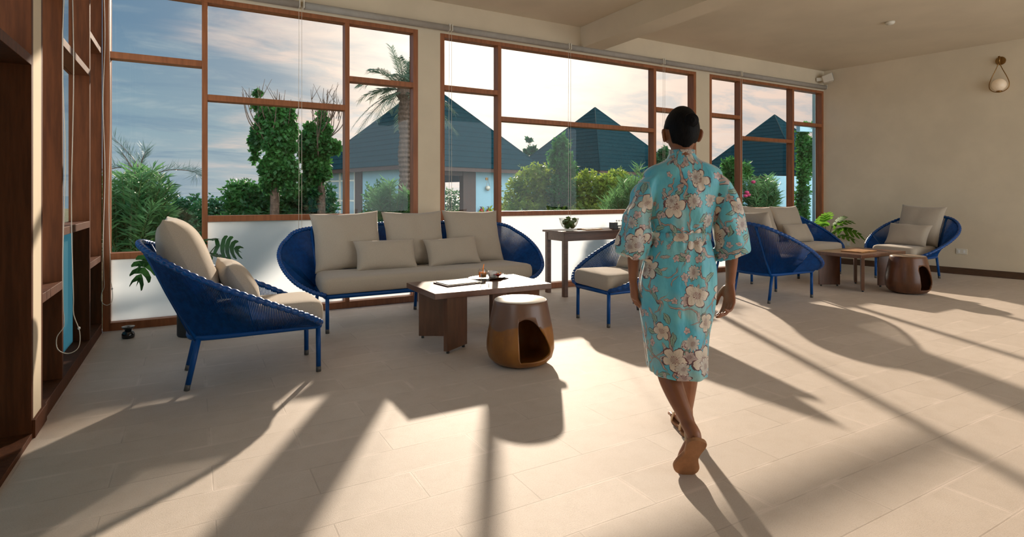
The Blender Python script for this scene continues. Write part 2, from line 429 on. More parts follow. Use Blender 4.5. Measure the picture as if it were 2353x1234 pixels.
def window(name, x0, x1, mull, trans, rails):
    """casement wall in the plane y = WY..WY+.1; trans = transom height per bay, rails = frosted-rail height per bay"""
    root = empty(name, (0, 0, 0)); root['kind'] = 'structure'
    ya, yb = WY, WY+.12; yg = WY+.09
    f = MB(); f.box((x0, ya, 0), (x0+.055, yb, WT)); f.box((x1-.055, ya, 0), (x1, yb, WT))
    f.box((x0+.055, ya, WT-.045), (x1-.055, yb, WT)); f.box((x0+.055, ya, 0), (x1-.055, yb, .07))
    f.build('frame', M['frame'], root, .003)
    xs = [x0+.055]+list(mull)+[x1-.055]
    for m_ in mull:
        q = MB(); q.box((m_-.024, ya, .07), (m_+.024, yb, WT-.045)); q.build('mullion', M['frame'], root, .003)
    for i in range(len(xs)-1):
        a = xs[i]+(.024 if i else 0); c = xs[i+1]-(.024 if i < len(xs)-2 else 0)
        for z, T2 in ((trans[i], .058), (rails[i], .058)):
            q = MB(); q.box((a, ya, z-T2/2), (c, yb, z+T2/2)); q.build('transom', M['frame'], root, .003)
        for z0, z1, mm, nm in ((rails[i]+.029, trans[i]-.029, 'glass', 'pane'), (trans[i]+.029, WT-.045, 'glass', 'pane'), (.07, rails[i]-.029, 'frosted', 'frosted_pane')):
            q = MB(); q.box((a, yg, z0), (c, yg+.006, z1)); q.build(nm, M[mm], root)
    return root
window('window_1', LX, 2.235, [.105, 1.443], [2.455, 2.14, 2.455], [.66, .98, .66])
window('window_2', 2.505, 6.69, [3.29, 5.85], [2.465, 2.15, 2.465], [.66, .98, .66])
window('window_3', 6.98, 9.935, [7.72, 9.06], [2.465, 2.14, 2.465], [.66, .98, .66])

# left wall: glazed bays between a plastered pier
PX = LX-.13
b = MB(); b.box((PX-.12, YB, 0), (LX, 1.15, CZ)); b.box((PX-.06, 3.63, 0), (LX, 3.80, CZ)); b.box((PX-.06, 1.15, 3.2), (LX, 3.63, CZ)); b.box((PX-.06, 3.8, WT), (LX, WY, CZ))
struct(b, 'wall_left', M['plaster'])
b = MB(); b.box((LX-.19, YB-.15, 0), (3.6, YB, CZ)); struct(b, 'wall_back', M['plaster'])
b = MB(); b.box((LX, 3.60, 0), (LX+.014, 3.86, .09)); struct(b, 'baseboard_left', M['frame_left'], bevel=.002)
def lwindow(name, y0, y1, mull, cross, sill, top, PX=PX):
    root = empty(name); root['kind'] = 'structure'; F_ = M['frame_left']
    f = MB(); f.box((PX, y0, 0), (LX, y0+.035, top)); f.box((PX, y1-.035, 0), (LX, y1, top)); f.box((PX, y0+.035, 0), (LX+.004, y1-.035, sill)); f.box((PX, y0+.035, top-.04), (LX, y1-.035, top))
    f.build('frame', F_, root, .002)
    ys = [y0+.035]+list(mull)+[y1-.035]
    for m_ in mull:
        q = MB(); q.box((PX, m_-.02, sill), (LX, m_+.02, top-.04)); q.build('mullion', F_, root, .002)
    for i in range(len(ys)-1):
        a = ys[i]+(.02 if i else 0); c = ys[i+1]-(.02 if i < len(ys)-2 else 0)
        zs = [sill]+cross[i]+[top-.04]
        for z in cross[i]:
            q = MB(); q.box((PX, a, z-.025), (LX, c, z+.025)); q.build('transom', F_, root, .002)
        for k in range(len(zs)-1):
            q = MB(); q.box((PX+.02, a, zs[k]+(.025 if k else 0)), (PX+.026, c, zs[k+1]-(.025 if k < len(zs)-2 else 0)))
            q.build('frosted_pane' if k == 0 else 'pane', M['frosted_teal'] if k == 0 else M['glass'], root)
    return root
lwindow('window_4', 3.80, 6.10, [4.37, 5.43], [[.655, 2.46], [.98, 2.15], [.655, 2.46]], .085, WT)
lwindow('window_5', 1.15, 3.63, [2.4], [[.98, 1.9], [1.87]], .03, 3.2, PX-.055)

# ================================================================ FURNITURE
def rim_ctrl(e, sx, by, zt):
    h = [(.385, .245, .335), (.365, .34, .365), (.24, .455, .445), (0, .525, .56), (-.25, .53, .675), (-.45, .455, .78), (-.60, .29, .87), (-.66, .0, .905)]
    pts = []
    for (x, y, z) in h:
        yy = .25+(y-.25)*by if y > .25 else y
        pts.append((x*sx, yy+e if y > .01 else 0.0, .335+(z-.335)*zt))
    if e > 0: pts.insert(-1, (-.655*sx, e*.6, .335+(.90-.335)*zt))
    mir = [(x, -y, z) for (x, y, z) in pts[:-1]][::-1]
    return pts+mir
def make_seat(name, e=0.0, sx=1.0, by=1.0, zt=1.0, nropes=250):
    root = empty(name)
    rim = resample(cr(rim_ctrl(e, sx, by, zt), 16), int(340+e*500))
    rr = [.0155+.0060*abs(math.sin(i*math.pi/5)) for i in range(len(rim))]
    MB().tube(rim, rr, 10).build('rope_rim', M['bluerim'], root)
    hw = .245+e
    fr = [(.385*sx, hw, .315), (.20*sx, hw, .315), (0, hw, .315), (-.20*sx, hw, .315), (-.33*sx, hw-.02, .315), (-.38*sx, hw-.09, .315)]
    if e > 0: fr += [(-.385*sx, hw*.5, .315)]
    fr += [(-.385*sx, 0, .315)]
    fr = fr+[(x, -y, z) for (x, y, z) in fr[:-1]][::-1]
    frp = resample(cr(fr, 10), 200)
    fb = MB().tube(frp, .019, 8); fb.tube([(.385*sx, hw, .315), (.385*sx, -hw, .315)], .019, 8)
    fb.build('seat_frame', M['bluemetal'], root)
    s_ = MB(); s_.box((-.36*sx, -hw+.02, .318), (.375*sx, hw-.02, .328)); s_.build('seat_webbing', M['blue'], root)
    A = resample(rim, nropes); B = resample([Vector(p) for p in frp], nropes)
    w = MB(); vs = []; fs = []
    for i in range(1, nropes-1):
        a = A[i]; c = B[i]; d = (c-a).normalized(); n1 = d.orthogonal().normalized(); n2 = d.cross(n1); r = .0042
        k0 = len(vs)
        mid = (a+c)/2 + Vector((0, 0, -.012))
        for p in (a, mid, c):
            for q in range(3):
                an = q*2.0944; vs.append(tuple(p+(n1*math.cos(an)+n2*math.sin(an))*r))
        for s in range(2):
            for q in range(3):
                fs.append((k0+s*3+q, k0+s*3+(q+1) % 3, k0+s*3+3+(q+1) % 3, k0+s*3+3+q))
    fast('rope_weave', vs, fs, M['blue'], root, True)
    # legs, each with a grey cap
    ys = [hw-.01, -hw+.01]+([0] if e > 0 else [])
    for y in ys:
        for front in (1, 0):
            if front: top, bot = Vector((.38*sx, y, .31)), Vector((.382*sx, y, 0))
            else: top, bot = Vector((-.335*sx, y*.97, .31)), Vector((-.40*sx, y*1.0, 0))
            k = bot.lerp(top, .12)
            lg = MB().tube([k, top], .0165, 10).build('leg', M['bluemetal'], root)
            MB().tube([bot, k], .0168, 10).build('foot_cap', M['cap'], lg)
    for y in (hw-.02, -hw+.02):     # back posts carry the rim
        tp = min(A, key=lambda p: abs(p.x+.56*sx)+abs(p.y-y)*.9)
        MB().tube([(-.345*sx, y*.97, .30), tuple(Vector((-.345*sx, y*.97, .30)).lerp(tp, .5)), tuple(tp)], .0145, 8).build('back_post', M['bluemetal'], root)
    # seat cushion
    c = MB(); wd = .285+e; x0, x1 = -.345*sx, .41*sx
    n = 18; rings = []
    def sec(z, ins):
        P = []; r = .06
        X0, X1, Y = x0+ins, x1-ins, wd-ins
        yb_ = Y-.05
        for (cx, cy, a0) in ((X1-r, Y-r, 0), (X0+r, yb_-r, 90), (X0+r, -yb_+r, 180), (X1-r, -Y+r, 270)):
            for q in range(7):
                a_ = R(a0+q*15); P.append((cx+r*math.cos(a_), cy+r*math.sin(a_), z+.006*math.sin(cx*9+cy*5)))
        return P
    for z, ins in ((.335, .03), (.340, .010), (.355, .0), (.40, -.004), (.445, .0), (.468, .010), (.480, .035), (.484, .10)): rings.append(sec(z, ins))
    c.rings(rings); c.build('seat_cushion', M['fabric'], root)
    return root

def pillow_mesh(w, h, tk, seed, pinch=.07):
    n = 26; vs = []; fs = []
    for side in (1, -1):
        b0 = len(vs)
        for j in range(n+1):
            for i in range(n+1):
                u = -1+2*i/n; v = -1+2*j/n
                x = u*w/2*(1-pinch*(1-v*v)); y = v*h/2*(1-pinch*(1-u*u))
                z = tk/2*(max(0, (1-abs(u)**2.6)*(1-abs(v)**2.6)))**.46
                nz = mnoise.noise(Vector((x*7+seed*3.1, y*7, seed)))*.012 + mnoise.noise(Vector((x*3, y*3+seed, 5)))*.012
                k = 1-max(abs(u), abs(v))**4
                vs.append((x+(nz*.6)*(1-k), y+(nz*.5)*(1-k), side*(z+.004)+nz*k))
        for j in range(n):
            for i in range(n):
                a = b0+j*(n+1)+i; q = (a, a+1, a+n+2, a+n+1); fs.append(q if side > 0 else q[::-1])
    m = n+1
    bd = [i for i in range(m)]+[j*m+n for j in range(1, m)]+[n*m+i for i in range(n-1, -1, -1)]+[j*m for j in range(n-1, 0, -1)]
    for k in range(len(bd)):
        a, c = bd[k], bd[(k+1) % len(bd)]; fs.append((a, a+m*m, c+m*m, c))
    return vs, fs
def pillow(name, w, h, tk, seed, chairloc, rz, lx, ly, zb, lean, label, group, yaw=0.0, roll=0.0):
    """cushion in a seat's frame, its lower edge at (lx, ly, zb), leaning back by lean degrees"""
    vs, fs = pillow_mesh(w, h, tk, seed)
    o = fast(name, vs, fs, M['fabric'], None, True)
    l = R(lean)
    up = Vector((-math.sin(l), 0, math.cos(l))); nrm = Vector((math.cos(l), 0, math.sin(l))); wx = Vector((0, 1, 0))
    Mx = Matrix((wx, up, nrm)).transposed().to_4x4()
    Mx = Matrix.Rotation(R(yaw), 4, 'Z') @ Mx @ Matrix.Rotation(R(roll), 4, 'Z')
    cpos = Vector((lx, ly, zb)) + up*(h/2)
    T = Matrix.Translation(Vector(chairloc)) @ Matrix.Rotation(rz, 4, 'Z') @ Matrix.Translation(cpos) @ Mx
    o.location = T.to_translation(); o.rotation_euler = T.to_euler()
    tag(o, label, 'cushion', group); return o

G1, G2 = 'woven rope armchairs', 'woven rope sofas'
chA = make_seat('rope_armchair', nropes=270)
locs = [((.37, 4.25, 0), 0, 'blue woven rope armchair at far left, seen from its side, black plant pot behind it'),
        ((5.98, 4.30, 0), 0, 'blue woven rope armchair seen from behind, just right of the walking person'),
        ((3.68, 4.28, 0), math.pi, 'blue woven rope armchair half hidden by the walking person, facing the bright coffee table'),
        ((9.06, 4.33, 0), math.pi, 'blue woven rope armchair against the plain right wall, under the socket plate')]
for i, (l, rz, lab) in enumerate(locs):
    o = chA if i == 0 else copy_tree(chA)
    o.location = l; o.rotation_euler = (0, 0, rz); tag(o, lab, 'armchair', G1)
sfA = make_seat('rope_sofa', e=.79, sx=.80, by=1.12, zt=1.0, nropes=560)
slocs = [((2.05, 5.385, 0), 'long blue woven rope sofa with three back cushions under the middle of the windows'),
         ((7.64, 5.385, 0), 'long blue woven rope sofa in the far right corner beside the monstera')]
for i, (l, lab) in enumerate(slocs):
    o = sfA if i == 0 else copy_tree(sfA)
    o.location = l; o.rotation_euler = (0, 0, -math.pi/2); tag(o, lab, 'sofa', G2)
GB, GL = 'square back cushions', 'small lumbar cushions'
a0, r0 = locs[0][0], 0
pillow('back_cushion', .64, .64, .26, 1, a0, 0, -.27, 0, .47, 23, 'tall beige back cushion in the far left armchair, sunlit along its front', GB)
pillow('lumbar_cushion', .56, .33, .17, 2, a0, 0, -.02, -.02, .48, 32, 'small beige cushion leaning in the far left armchair', GL, yaw=4)
c0 = locs[1][0]
pillow('back_cushion', .62, .60, .20, 3, c0, 0, -.27, 0, .47, 23, 'beige back cushion showing above the armchair seen from behind', GB)
d0 = locs[2][0]
pillow('back_cushion', .62, .60, .20, 4, d0, math.pi, -.27, 0, .47, 23, 'beige back cushion of the armchair hidden behind the walking person', GB)
pillow('lumbar_cushion', .54, .32, .16, 5, d0, math.pi, -.06, .08, .48, 30, 'small beige cushion beside the left hand of the walking person', GL)
e0 = locs[3][0]
pillow('back_cushion', .60, .62, .20, 6, e0, math.pi, -.28, -.02, .47, 20, 'beige back cushion in the armchair against the right wall', GB, roll=-3)
pillow('lumbar_cushion', .56, .34, .17, 7, e0, math.pi, .0, -.03, .475, 26, 'small beige cushion in front of the large one by the right wall', GL, roll=-2)
s0 = slocs[0][0]; rz = -math.pi/2
for k, (y, lab, w) in enumerate(((-.70, 'leftmost of the three back cushions on the long middle sofa', .68), (0.0, 'central one of the three back cushions on the long middle sofa', .66), (.68, 'rightmost of the three back cushions on the long middle sofa', .68))):
    pillow('back_cushion', w, .60, .20, 10+k, s0, rz, -.22, y, .47, 20, lab, GB, roll=(2, 0, -1)[k])
pillow('lumbar_cushion', .62, .31, .16, 15, s0, rz, -.02, -.38, .48, 26, 'left one of the two small cushions on the long middle sofa', GL)
pillow('lumbar_cushion', .60, .31, .16, 16, s0, rz, -.02, .33, .48, 26, 'right one of the two small cushions on the long middle sofa, nearest the juice', GL, roll=2)
s1 = slocs[1][0]
for k, (y, lab) in enumerate(((0.0, 'beige back cushion in the middle of the corner sofa, partly behind the armchair'), (.68, 'beige back cushion at the right end of the corner sofa'))):
    pillow('back_cushion', .66, .60, .20, 20+k, s1, rz, -.22, y, .47, 20, lab, GB, roll=(-2, 0)[k])
pillow('lumbar_cushion', .60, .31, .16, 24, s1, rz, -.02, .58, .48, 26, 'small beige cushion on the corner sofa beside the woven arm', GL)

# coffee tables
def coffee_table():
    root = empty('coffee_table')
    w, d, zt = 1.04, .64, .47
    b = MB(); b.box((0, 0, zt-.045), (w, d, zt)); b.build('tabletop', M['table'], root, .004)
    for (x, y, sx_, sy_) in ((.10, .035, 1, 1), (w-.10, .035, -1, 1), (.10, d-.035, 1, -1), (w-.10, d-.035, -1, -1)):
        ang = math.atan2(.14*sy_, .23*sx_); Mt = Matrix.Translation((x, y, 0)) @ Matrix.Rotation(ang, 4, 'Z')
        q = MB(); q.box((0, -.018, .02), (.27, .018, zt-.045), Mt); o = q.build('leg_board', M['table'], root, .002)
        for fx in (.03, .24): f = MB(); c_ = Mt @ Vector((fx, 0, 0)); f.lathe([(0, 0), (.012, 0), (.012, .02), (0, .02)], (c_.x, c_.y, 0), 10); f.build('glide', M['darkbox'], o)
    return root
ct = coffee_table(); ct.location = (1.57, 3.94, 0); tag(ct, 'low walnut coffee table with a bright sunlit top, tray and tablet on it', 'coffee table', 'walnut coffee tables')
ct2 = copy_tree(ct); ct2.location = (7.17, 3.94, 0); tag(ct2, 'low walnut coffee table in the far right seating group with a tan folder on it', 'coffee table', 'walnut coffee tables')

# drum stools with a rounded opening
def stool(name, m, loc, label, openang, topm):
    root = empty(name, loc)
    prof = [(.0, .004), (.15, .004), (.195, .02), (.228, .055), (.243, .11), (.243, .16), (.235, .23), (.222, .30), (.208, .37), (.196, .43), (.190, .452), (.186, .457)]
    inner = [(.184, .452), (.176, .42), (.19, .37), (.205, .30), (.217, .23), (.224, .16), (.222, .11), (.205, .06), (.17, .035), (0, .03)]
    n = 72
    rings = []
    for (r, z) in prof: rings.append([(r*math.cos(2*math.pi*k/n), r*math.sin(2*math.pi*k/n), z) for k in range(n)])
    body = MB(); body.lathe(prof+inner, n=n)
    o = body.build('body', m, root)
    # rounded-triangle cutter, removed with a boolean
    cut = MB(); pts = [(-.115, .085), (-.118, .30), (-.095, .345), (-.05, .352), (0, .325), (.06, .25), (.11, .165), (.128, .11), (.10, .083), (.04, .066), (-.07, .062)]
    P = cr([(x, 0, z) for x, z in pts], 5, True)
    ca, sa = math.cos(openang), math.sin(openang)
    def tr(p, dd): return (p.x*ca - dd*sa, p.x*sa + dd*ca, p.z)
    cut.rings([[tr(p, -.30) for p in P], [tr(p, -.02) for p in P]])
    co_ = cut.build('cutter', m, root)
    bo = o.modifiers.new('b', 'BOOLEAN'); bo.object = co_; bo.operation = 'DIFFERENCE'; bo.solver = 'EXACT'
    bake(o); bpy.data.objects.remove(co_)
    d = MB(); d.lathe([(0, .45), (.186, .45), (.187, .455), (.183, .4595), (0, .4595)], n=64); d.build('seat_disc', topm, root)
    tag(root, label, 'stool', 'glazed drum stools'); return root
stool('drum_stool', M['stool'], (2.055, 3.51, 0), 'brown and ochre glazed drum stool with a white shining top beside the near coffee table', R(-2), M['stooltop'])
stool('drum_stool', M['stooldark'], (7.72, 3.68, 0), 'dark brown drum stool with a side opening in the far right seating group', R(-3), mat('stool_top_dark', rough=.25, base=srgb(160, 140, 122)))

# console table by the window
root = empty('console_table', (0, 0, 0)); tag(root, 'narrow brown console table by the frosted glass with a bowl of limes', 'console table')
b = MB(); b.box((3.80, 5.48, .755), (5.35, 5.95, .778)); b.build('tabletop', M['console'], root, .003)
b = MB(); b.box((3.84, 5.515, .66), (5.31, 5.54, .755)); b.box((3.84, 5.89, .66), (5.31, 5.915, .755)); b.box((3.83, 5.53, .66), (3.855, 5.9, .755)); b.box((5.295, 5.53, .66), (5.32, 5.9, .755)); b.build('apron', M['console'], root)
for x in (3.825, 5.27):
    for y in (5.505, 5.87):
        b = MB(); b.box((x, y, 0), (x+.055, y+.055, .755)); b.build('leg', M['console'], root, .003)
# bowl of limes
bw = MB(); bw.lathe([(0, .012), (.045, .014), (.085, .045), (.112, .10), (.122, .15), (.119, .15), (.108, .10), (.08, .05), (.04, .02), (0, .018)], (0, 0, 0), 36); bw.lathe([(0, 0), (.05, 0), (.05, .006), (.02, .014), (0, .014)], (0, 0, 0), 24)
bo = bw.build('glass_bowl', M['tumbler']); bo.location = (4.0, 5.66, .779); tag(bo, 'clear glass bowl holding green limes on the console table', 'bowl')
random.seed(3)
lime0 = None
lp = [(-.035, -.02, .052), (.04, -.015, .052), (.0, .045, .053), (-.05, .02, .10), (.015, -.045, .10), (.055, .03, .10), (0, .01, .112), (-.02, -.06, .085), (-.062, -.03, .12), (.065, -.02, .125), (.02, .05, .14)]
for k, p in enumerate(lp):
    if lime0 is None:
        q = MB(); q.ball((0, 0, 0), (.031, .031, .034), 14, 10); lime0 = q.build('lime', M['lime']); o = lime0
    else: o = lime0.copy(); COL.objects.link(o)
    o.location = (4.0+p[0], 5.66+p[1], .779+p[2]); o.rotation_euler = (k, k*2, k*.7); tag(o, 'green lime piled in the glass bowl on the console table', 'lime', 'limes in the glass bowl')
b = MB(); b.box((-.13, -.09, 0), (.13, .09, .014)); o = b.build('notebook', M['tan'], None, .002); o.location = (4.30, 5.64, .779); o.rotation_euler = (0, 0, .1); tag(o, 'flat brown notebook lying beside the bowl of limes', 'notebook')
b = MB(); b.box((-.12, -.08, 0), (.12, .08, .010)); o = b.build('notebook', M['tray'], None, .002); o.location = (4.52, 5.66, .779); tag(o, 'flat dark folder on the console table next to the charcoal box', 'folder')
b = MB(); b.box((-.03, -.05, 0), (.03, .05, .085)); o = b.build('storage_box', M['darkbox'], None, .004); o.location = (4.66, 5.62, .779); tag(o, 'small charcoal box standing on the console table', 'box')
root = empty('bottle_rack', (4.83, 5.64, .779)); tag(root, 'shallow dark rack with small clear bottles on the console table', 'rack')
b = MB(); b.box((-.13, -.06, 0), (.13, .06, .012)); b.box((-.13, -.06, .03), (.13, -.055, .038)); b.box((-.13, .055, .03), (.13, .06, .038)); b.box((-.13, -.06, 0), (-.125, .06, .04)); b.box((.125, -.06, 0), (.13, .06, .04)); b.build('rack_base', M['darkbox'], root)
bt0 = None
for k in range(6):
    if bt0 is None:
        bt0 = empty('sample_bottle'); q = MB(); q.lathe([(0, .0), (.015, .0), (.017, .005), (.017, .055), (.009, .07), (.009, .082), (0, .082)], n=14); q.build('bottle_body', M['tumbler'], bt0)
        q = MB(); q.lathe([(0, .082), (.0105, .082), (.0105, .098), (0, .098)], n=12); q.build('bottle_cap', M['white'], bt0); o = bt0
    else: o = copy_tree(bt0)
    o.location = (4.83-.10+k*.04, 5.64, .792); tag(o, 'small clear bottle in the dark rack, '+('first', 'second', 'third', 'fourth', 'fifth', 'last')[k]+' from the charcoal box', 'bottle', 'clear bottles in the rack')

# things on the near coffee table (top at .47)
TZ = .4705
root = empty('tablet_folder', (1.93, 4.32, TZ), .12); tag(root, 'flat folder with white pages lying open on the sunlit coffee table', 'folder')
b = MB(); b.box((-.17, -.12, 0), (.17, .12, .010)); b.build('cover', M['tray'], root, .002)
b = MB(); b.box((-.155, -.105, .0105), (.155, .105, .016)); b.build('pages', M['paper'], root, .001)
root = empty('serving_tray', (2.27, 4.43, TZ), .05); tag(root, 'oval dark wooden tray carrying juice, cup and flower', 'tray')
b = MB(); n = 40
def oval(a, c, z): return [(a*math.cos(2*math.pi*k/n), c*math.sin(2*math.pi*k/n), z) for k in range(n)]
b.rings([oval(.15, .075, 0), oval(.195, .11, .016), oval(.20, .115, .018), oval(.192, .107, .018), oval(.15, .08, .007), oval(.02, .01, .007)]); b.build('tray_body', M['tray'], root)
root = empty('juice_glass', (2.205, 4.42, TZ+.008)); tag(root, 'short glass of orange juice with a straw on the oval tray', 'glass')
b = MB(); b.lathe([(0, 0), (.03, 0), (.036, .01), (.037, .07), (.030, .083), (.030, .088), (.028, .083), (.034, .068), (.033, .012), (0, .008)], n=24); b.build('glass_wall', M['tumbler'], root)
b = MB(); b.lathe([(0, .009), (.031, .011), (.0325, .055), (0, .055)], n=24); b.build('juice', M['juice'], root)
b = MB(); b.tube([(0, .0, .02), (.006, -.004, .10), (.012, -.006, .125)], .003, 8); b.build('straw', M['juice'], root)
root = empty('cup', (2.31, 4.44, TZ+.008)); tag(root, 'small white cup on the oval tray behind the red flower', 'cup')
b = MB(); b.lathe([(0, 0), (.026, 0), (.034, .012), (.038, .055), (.035, .055), (.031, .014), (0, .006)], n=24); b.build('cup_body', M['white'], root)
b = MB(); b.tube(cr([(.036, 0, .045), (.055, 0, .042), (.057, 0, .025), (.033, 0, .018)], 5), .004, 8); b.build('handle', M['white'], root)
def flower(name, m, loc, rad, label, n=5):
    root = empty(name, loc); tag(root, label, 'flower', 'flowers on the tray')
    b = MB()
    for k in range(n):
        a = 2*math.pi*k/n; pts = []
        for (r, w, z) in ((.1, .08, 0), (.5, .38, .25), (.85, .42, .42), (1.05, .16, .40)):
            pts.append((r, w, z))
        vs = []
        for (r, w, z) in pts:
            for s in (-1, 0, 1):
                vs.append(((r*math.cos(a)-s*w*math.sin(a))*rad, (r*math.sin(a)+s*w*math.cos(a))*rad, (z+(.1 if s else 0))*rad+.012))
        b.add(vs, [(i*3+j, i*3+j+1, i*3+j+4, i*3+j+3) for i in range(3) for j in range(2)], True)
    b.build('petals', m, root)
    b = MB(); b.tube([(0, 0, .0), (0, 0, .02+rad*.5)], .003, 6); b.ball((0, 0, .02+rad*.5), .005, 8, 6); b.build('stamen', M['juice'], root)
flower('flower', M['redpetal'], (2.335, 4.375, TZ+.010), .04, 'red hibiscus flower resting on the tray in front of the cup')
flower('flower', M['whitepetal'], (2.39, 4.43, TZ+.010), .03, 'small white flower on the right end of the oval tray')
b = MB(); b.lathe([(0, 0), (.034, 0), (.036, .006), (.040, .085), (.0375, .085), (.034, .008), (0, .006)], n=28)
o = b.build('tumbler', M['tumbler']); o.location = (2.12, 4.20, TZ); tag(o, 'empty clear tumbler standing on the sunlit coffee table', 'glass')
# far table folder
root = empty('tan_folder', (7.62, 4.22, TZ), .06); tag(root, 'tan leather folder lying on the far right coffee table', 'folder')
b = MB(); b.box((-.20, -.13, 0), (-.004, .13, .014)); b.box((.004, -.13, 0), (.20, .13, .014)); b.build('cover', M['tan'], root, .003)
b = MB(); b.box((-.004, -.13, 0), (.004, .13, .012)); b.build('spine', M['tray'], root)

# candle holder
root = empty('oil_burner', (-.47, 5.75, 0)); tag(root, 'small glossy black ceramic oil burner on the floor by the left frosted pane', 'oil burner')
b = MB(); b.lathe([(0, 0), (.042, 0), (.047, .01), (.047, .035), (.04, .052), (.024, .062), (0, .064)], n=28); b.build('base', M['black'], root)
b = MB(); b.lathe([(0, .06), (.022, .06), (.03, .075), (.046, .092), (.048, .098), (.042, .098), (.02, .08), (0, .078)], n=28); b.build('dish', M['black'], root)

# potted monsteras
def monstera_leaf(mb, base, tip, L, roll, droop=.35):
    """split leaf: midrib from base along tip direction; lobes to both sides"""
    d = Vector(tip).normalized(); side = d.cross(Vector((0, 0, 1))); side = side.normalized() if side.length > .01 else Vector((1, 0, 0))
    side = Matrix.Rotation(roll, 3, d) @ side; nor = side.cross(d).normalized()
    B = Vector(base)
    wid = [.36, .50, .52, .42, .26]
    nl = len(wid)
    def P(s, w, lift=0):
        q = B + d*(L*s) + side*(w*L) + nor*(lift*L)
        q.z -= droop*L*s*s; return q
    for sgn in (-1, 1):
        for k in range(nl):
            s0 = k/nl*.93; s1 = (k+1)/nl*.93; w = wid[k]*sgn
            fwd = .05+.035*k
            if k == 0: fwd = -.10
            gap = .10*(s1-s0)
            a = P(s0, 0); b_ = P(s1, 0)
            m1 = P(s0+gap*.3+fwd*.5, w*.55, .03); m2 = P(s1-gap*.4+fwd*.5, w*.55, .03)
            t1 = P(s0+gap+fwd*1.1, w*.95, -.03); t2 = P(s1-gap*1.3+fwd*1.2, w*.92, -.03); tp = P((s0+s1)/2+fwd*1.35, w*1.02, -.05)
            mb.add([a, b_, m2, m1, t2, t1, tp], [(0, 1, 2, 3), (3, 2, 4, 5), (5, 4, 6)], True)
    a = P(.93, .0); mb.add([P(.86, -.05), P(.86, .05), P(1.08, 0, -.03)], [(0, 1, 2)], True)
def monstera(loc, label, leaves, matl, ph, pr_):
    root = empty('potted_monstera', loc); tag(root, label, 'potted plant')
    b = MB(); b.lathe([(0, 0), (pr_*.96, 0), (pr_, .01), (pr_, ph), (pr_-.015, ph), (pr_-.015, ph-.04), (0, ph-.04)], n=40); b.build('pot', M['pot'], root)
    for (dx, dy, dz, tx, ty, tz, L, ro) in leaves:
        e_ = Vector((dx, dy, dz)); s_ = Vector((dx*.15, dy*.15, ph-.04))
        pts = cr([s_, s_.lerp(e_, .5)+Vector((0, 0, .08)), e_], 6)
        b = MB(); b.tube(pts, [.007-.0003*i for i in range(len(pts))], 8); st = b.build('stem', M['stem'], root)
        b = MB(); monstera_leaf(b, e_, (tx, ty, tz), L, ro); b.build('leaf', matl, st)
monstera((.02, 5.62, 0), 'monstera in a tall black cylinder pot behind the far left armchair',
         [(-.30, .06, .72, -.55, .1, -.8, .22, .9), (-.27, .10, .70, -.8, .25, -.25, .17, .2), (.16, -.02, .76, .85, -.45, .12, .21, 1.1), (.05, .06, .78, .3, -.3, .3, .18, .0), (.10, .10, .66, .6, .3, .1, .20, .3), (-.05, .1, .74, -.2, .1, .4, .18, .6)],
         M['monstd'], .42, .135)
monstera((9.36, 5.70, 0.0), 'bright green monstera in the far right corner beside the corner sofa',
         [(-.14, .0, .68, -.35, -.15, .85, .32, .9), (-.06, .02, .72, -.1, -.2, .95, .32, .3), (.04, -.08, .68, .35, -.55, .5, .34, -.3), (.08, -.14, .62, .45, -.75, .1, .34, -.5), (-.12, -.10, .56, -.45, -.55, .35, .28, .4), (.0, -.14, .54, .1, -.9, .1, .30, .1), (.03, -.10, .72, .3, -.4, .75, .28, .2), (-.02, -.14, .60, .05, -.7, .55, .28, -.1)],
         M['monst'], .46, .14)

# roller blinds with pull cords
spans = [(-.60, .94), (1.00, 2.585), (2.635, 4.265), (4.315, 5.93), (5.975, 7.60), (7.65, 9.90)]
names = ['leftmost roller blind tube, above the tall left panes', 'roller blind tube above the second mullion, left of the first pillar', 'roller blind tube between the first pillar and the ceiling beam',
         'roller blind tube starting at the ceiling beam', 'roller blind tube crossing the second pillar', 'rightmost roller blind tube, ending at the right wall under the speaker']
for k, ((x0, x1), lab) in enumerate(zip(spans, names)):
    root = empty('roller_blind', (0, 0, 0)); tag(root, lab+', rolled up', 'roller blind', 'rolled up blinds along the window head')
    b = MB(); b.tube([(x0, WY-.05, 3.145), (x1, WY-.05, 3.145)], .036, 20); b.build('blind_tube', M['blind'], root)
    b = MB(); b.box((x0-.014, WY-.085, 3.11), (x0-.004, WY-.001, 3.19)); b.build('bracket', M['plastic'], root); b = MB(); b.box((x1+.004, WY-.085, 3.11), (x1+.014, WY-.001, 3.19)); b.build('bracket', M['plastic'], root)
    if k < 5:
        xc = x1+.0; zb = (.62, .78, .80, 1.0, .9)[k]; yc = WY-.075
        q = []
        for i in range(24): q.append((xc+.002*math.sin(i*.5), yc, 3.12-(3.12-zb-.03)*i/23))
        q += [(xc+.004, yc, zb+.01), (xc+.014, yc, zb), (xc+.024, yc, zb+.01)]
        for i in range(24): q.append((xc+.026, yc-.012, zb+.03+(3.12-zb-.03)*i/23))
        b = MB(); b.tube(q, .0020, 6); b.build('pull_cord', M['cord'], root)
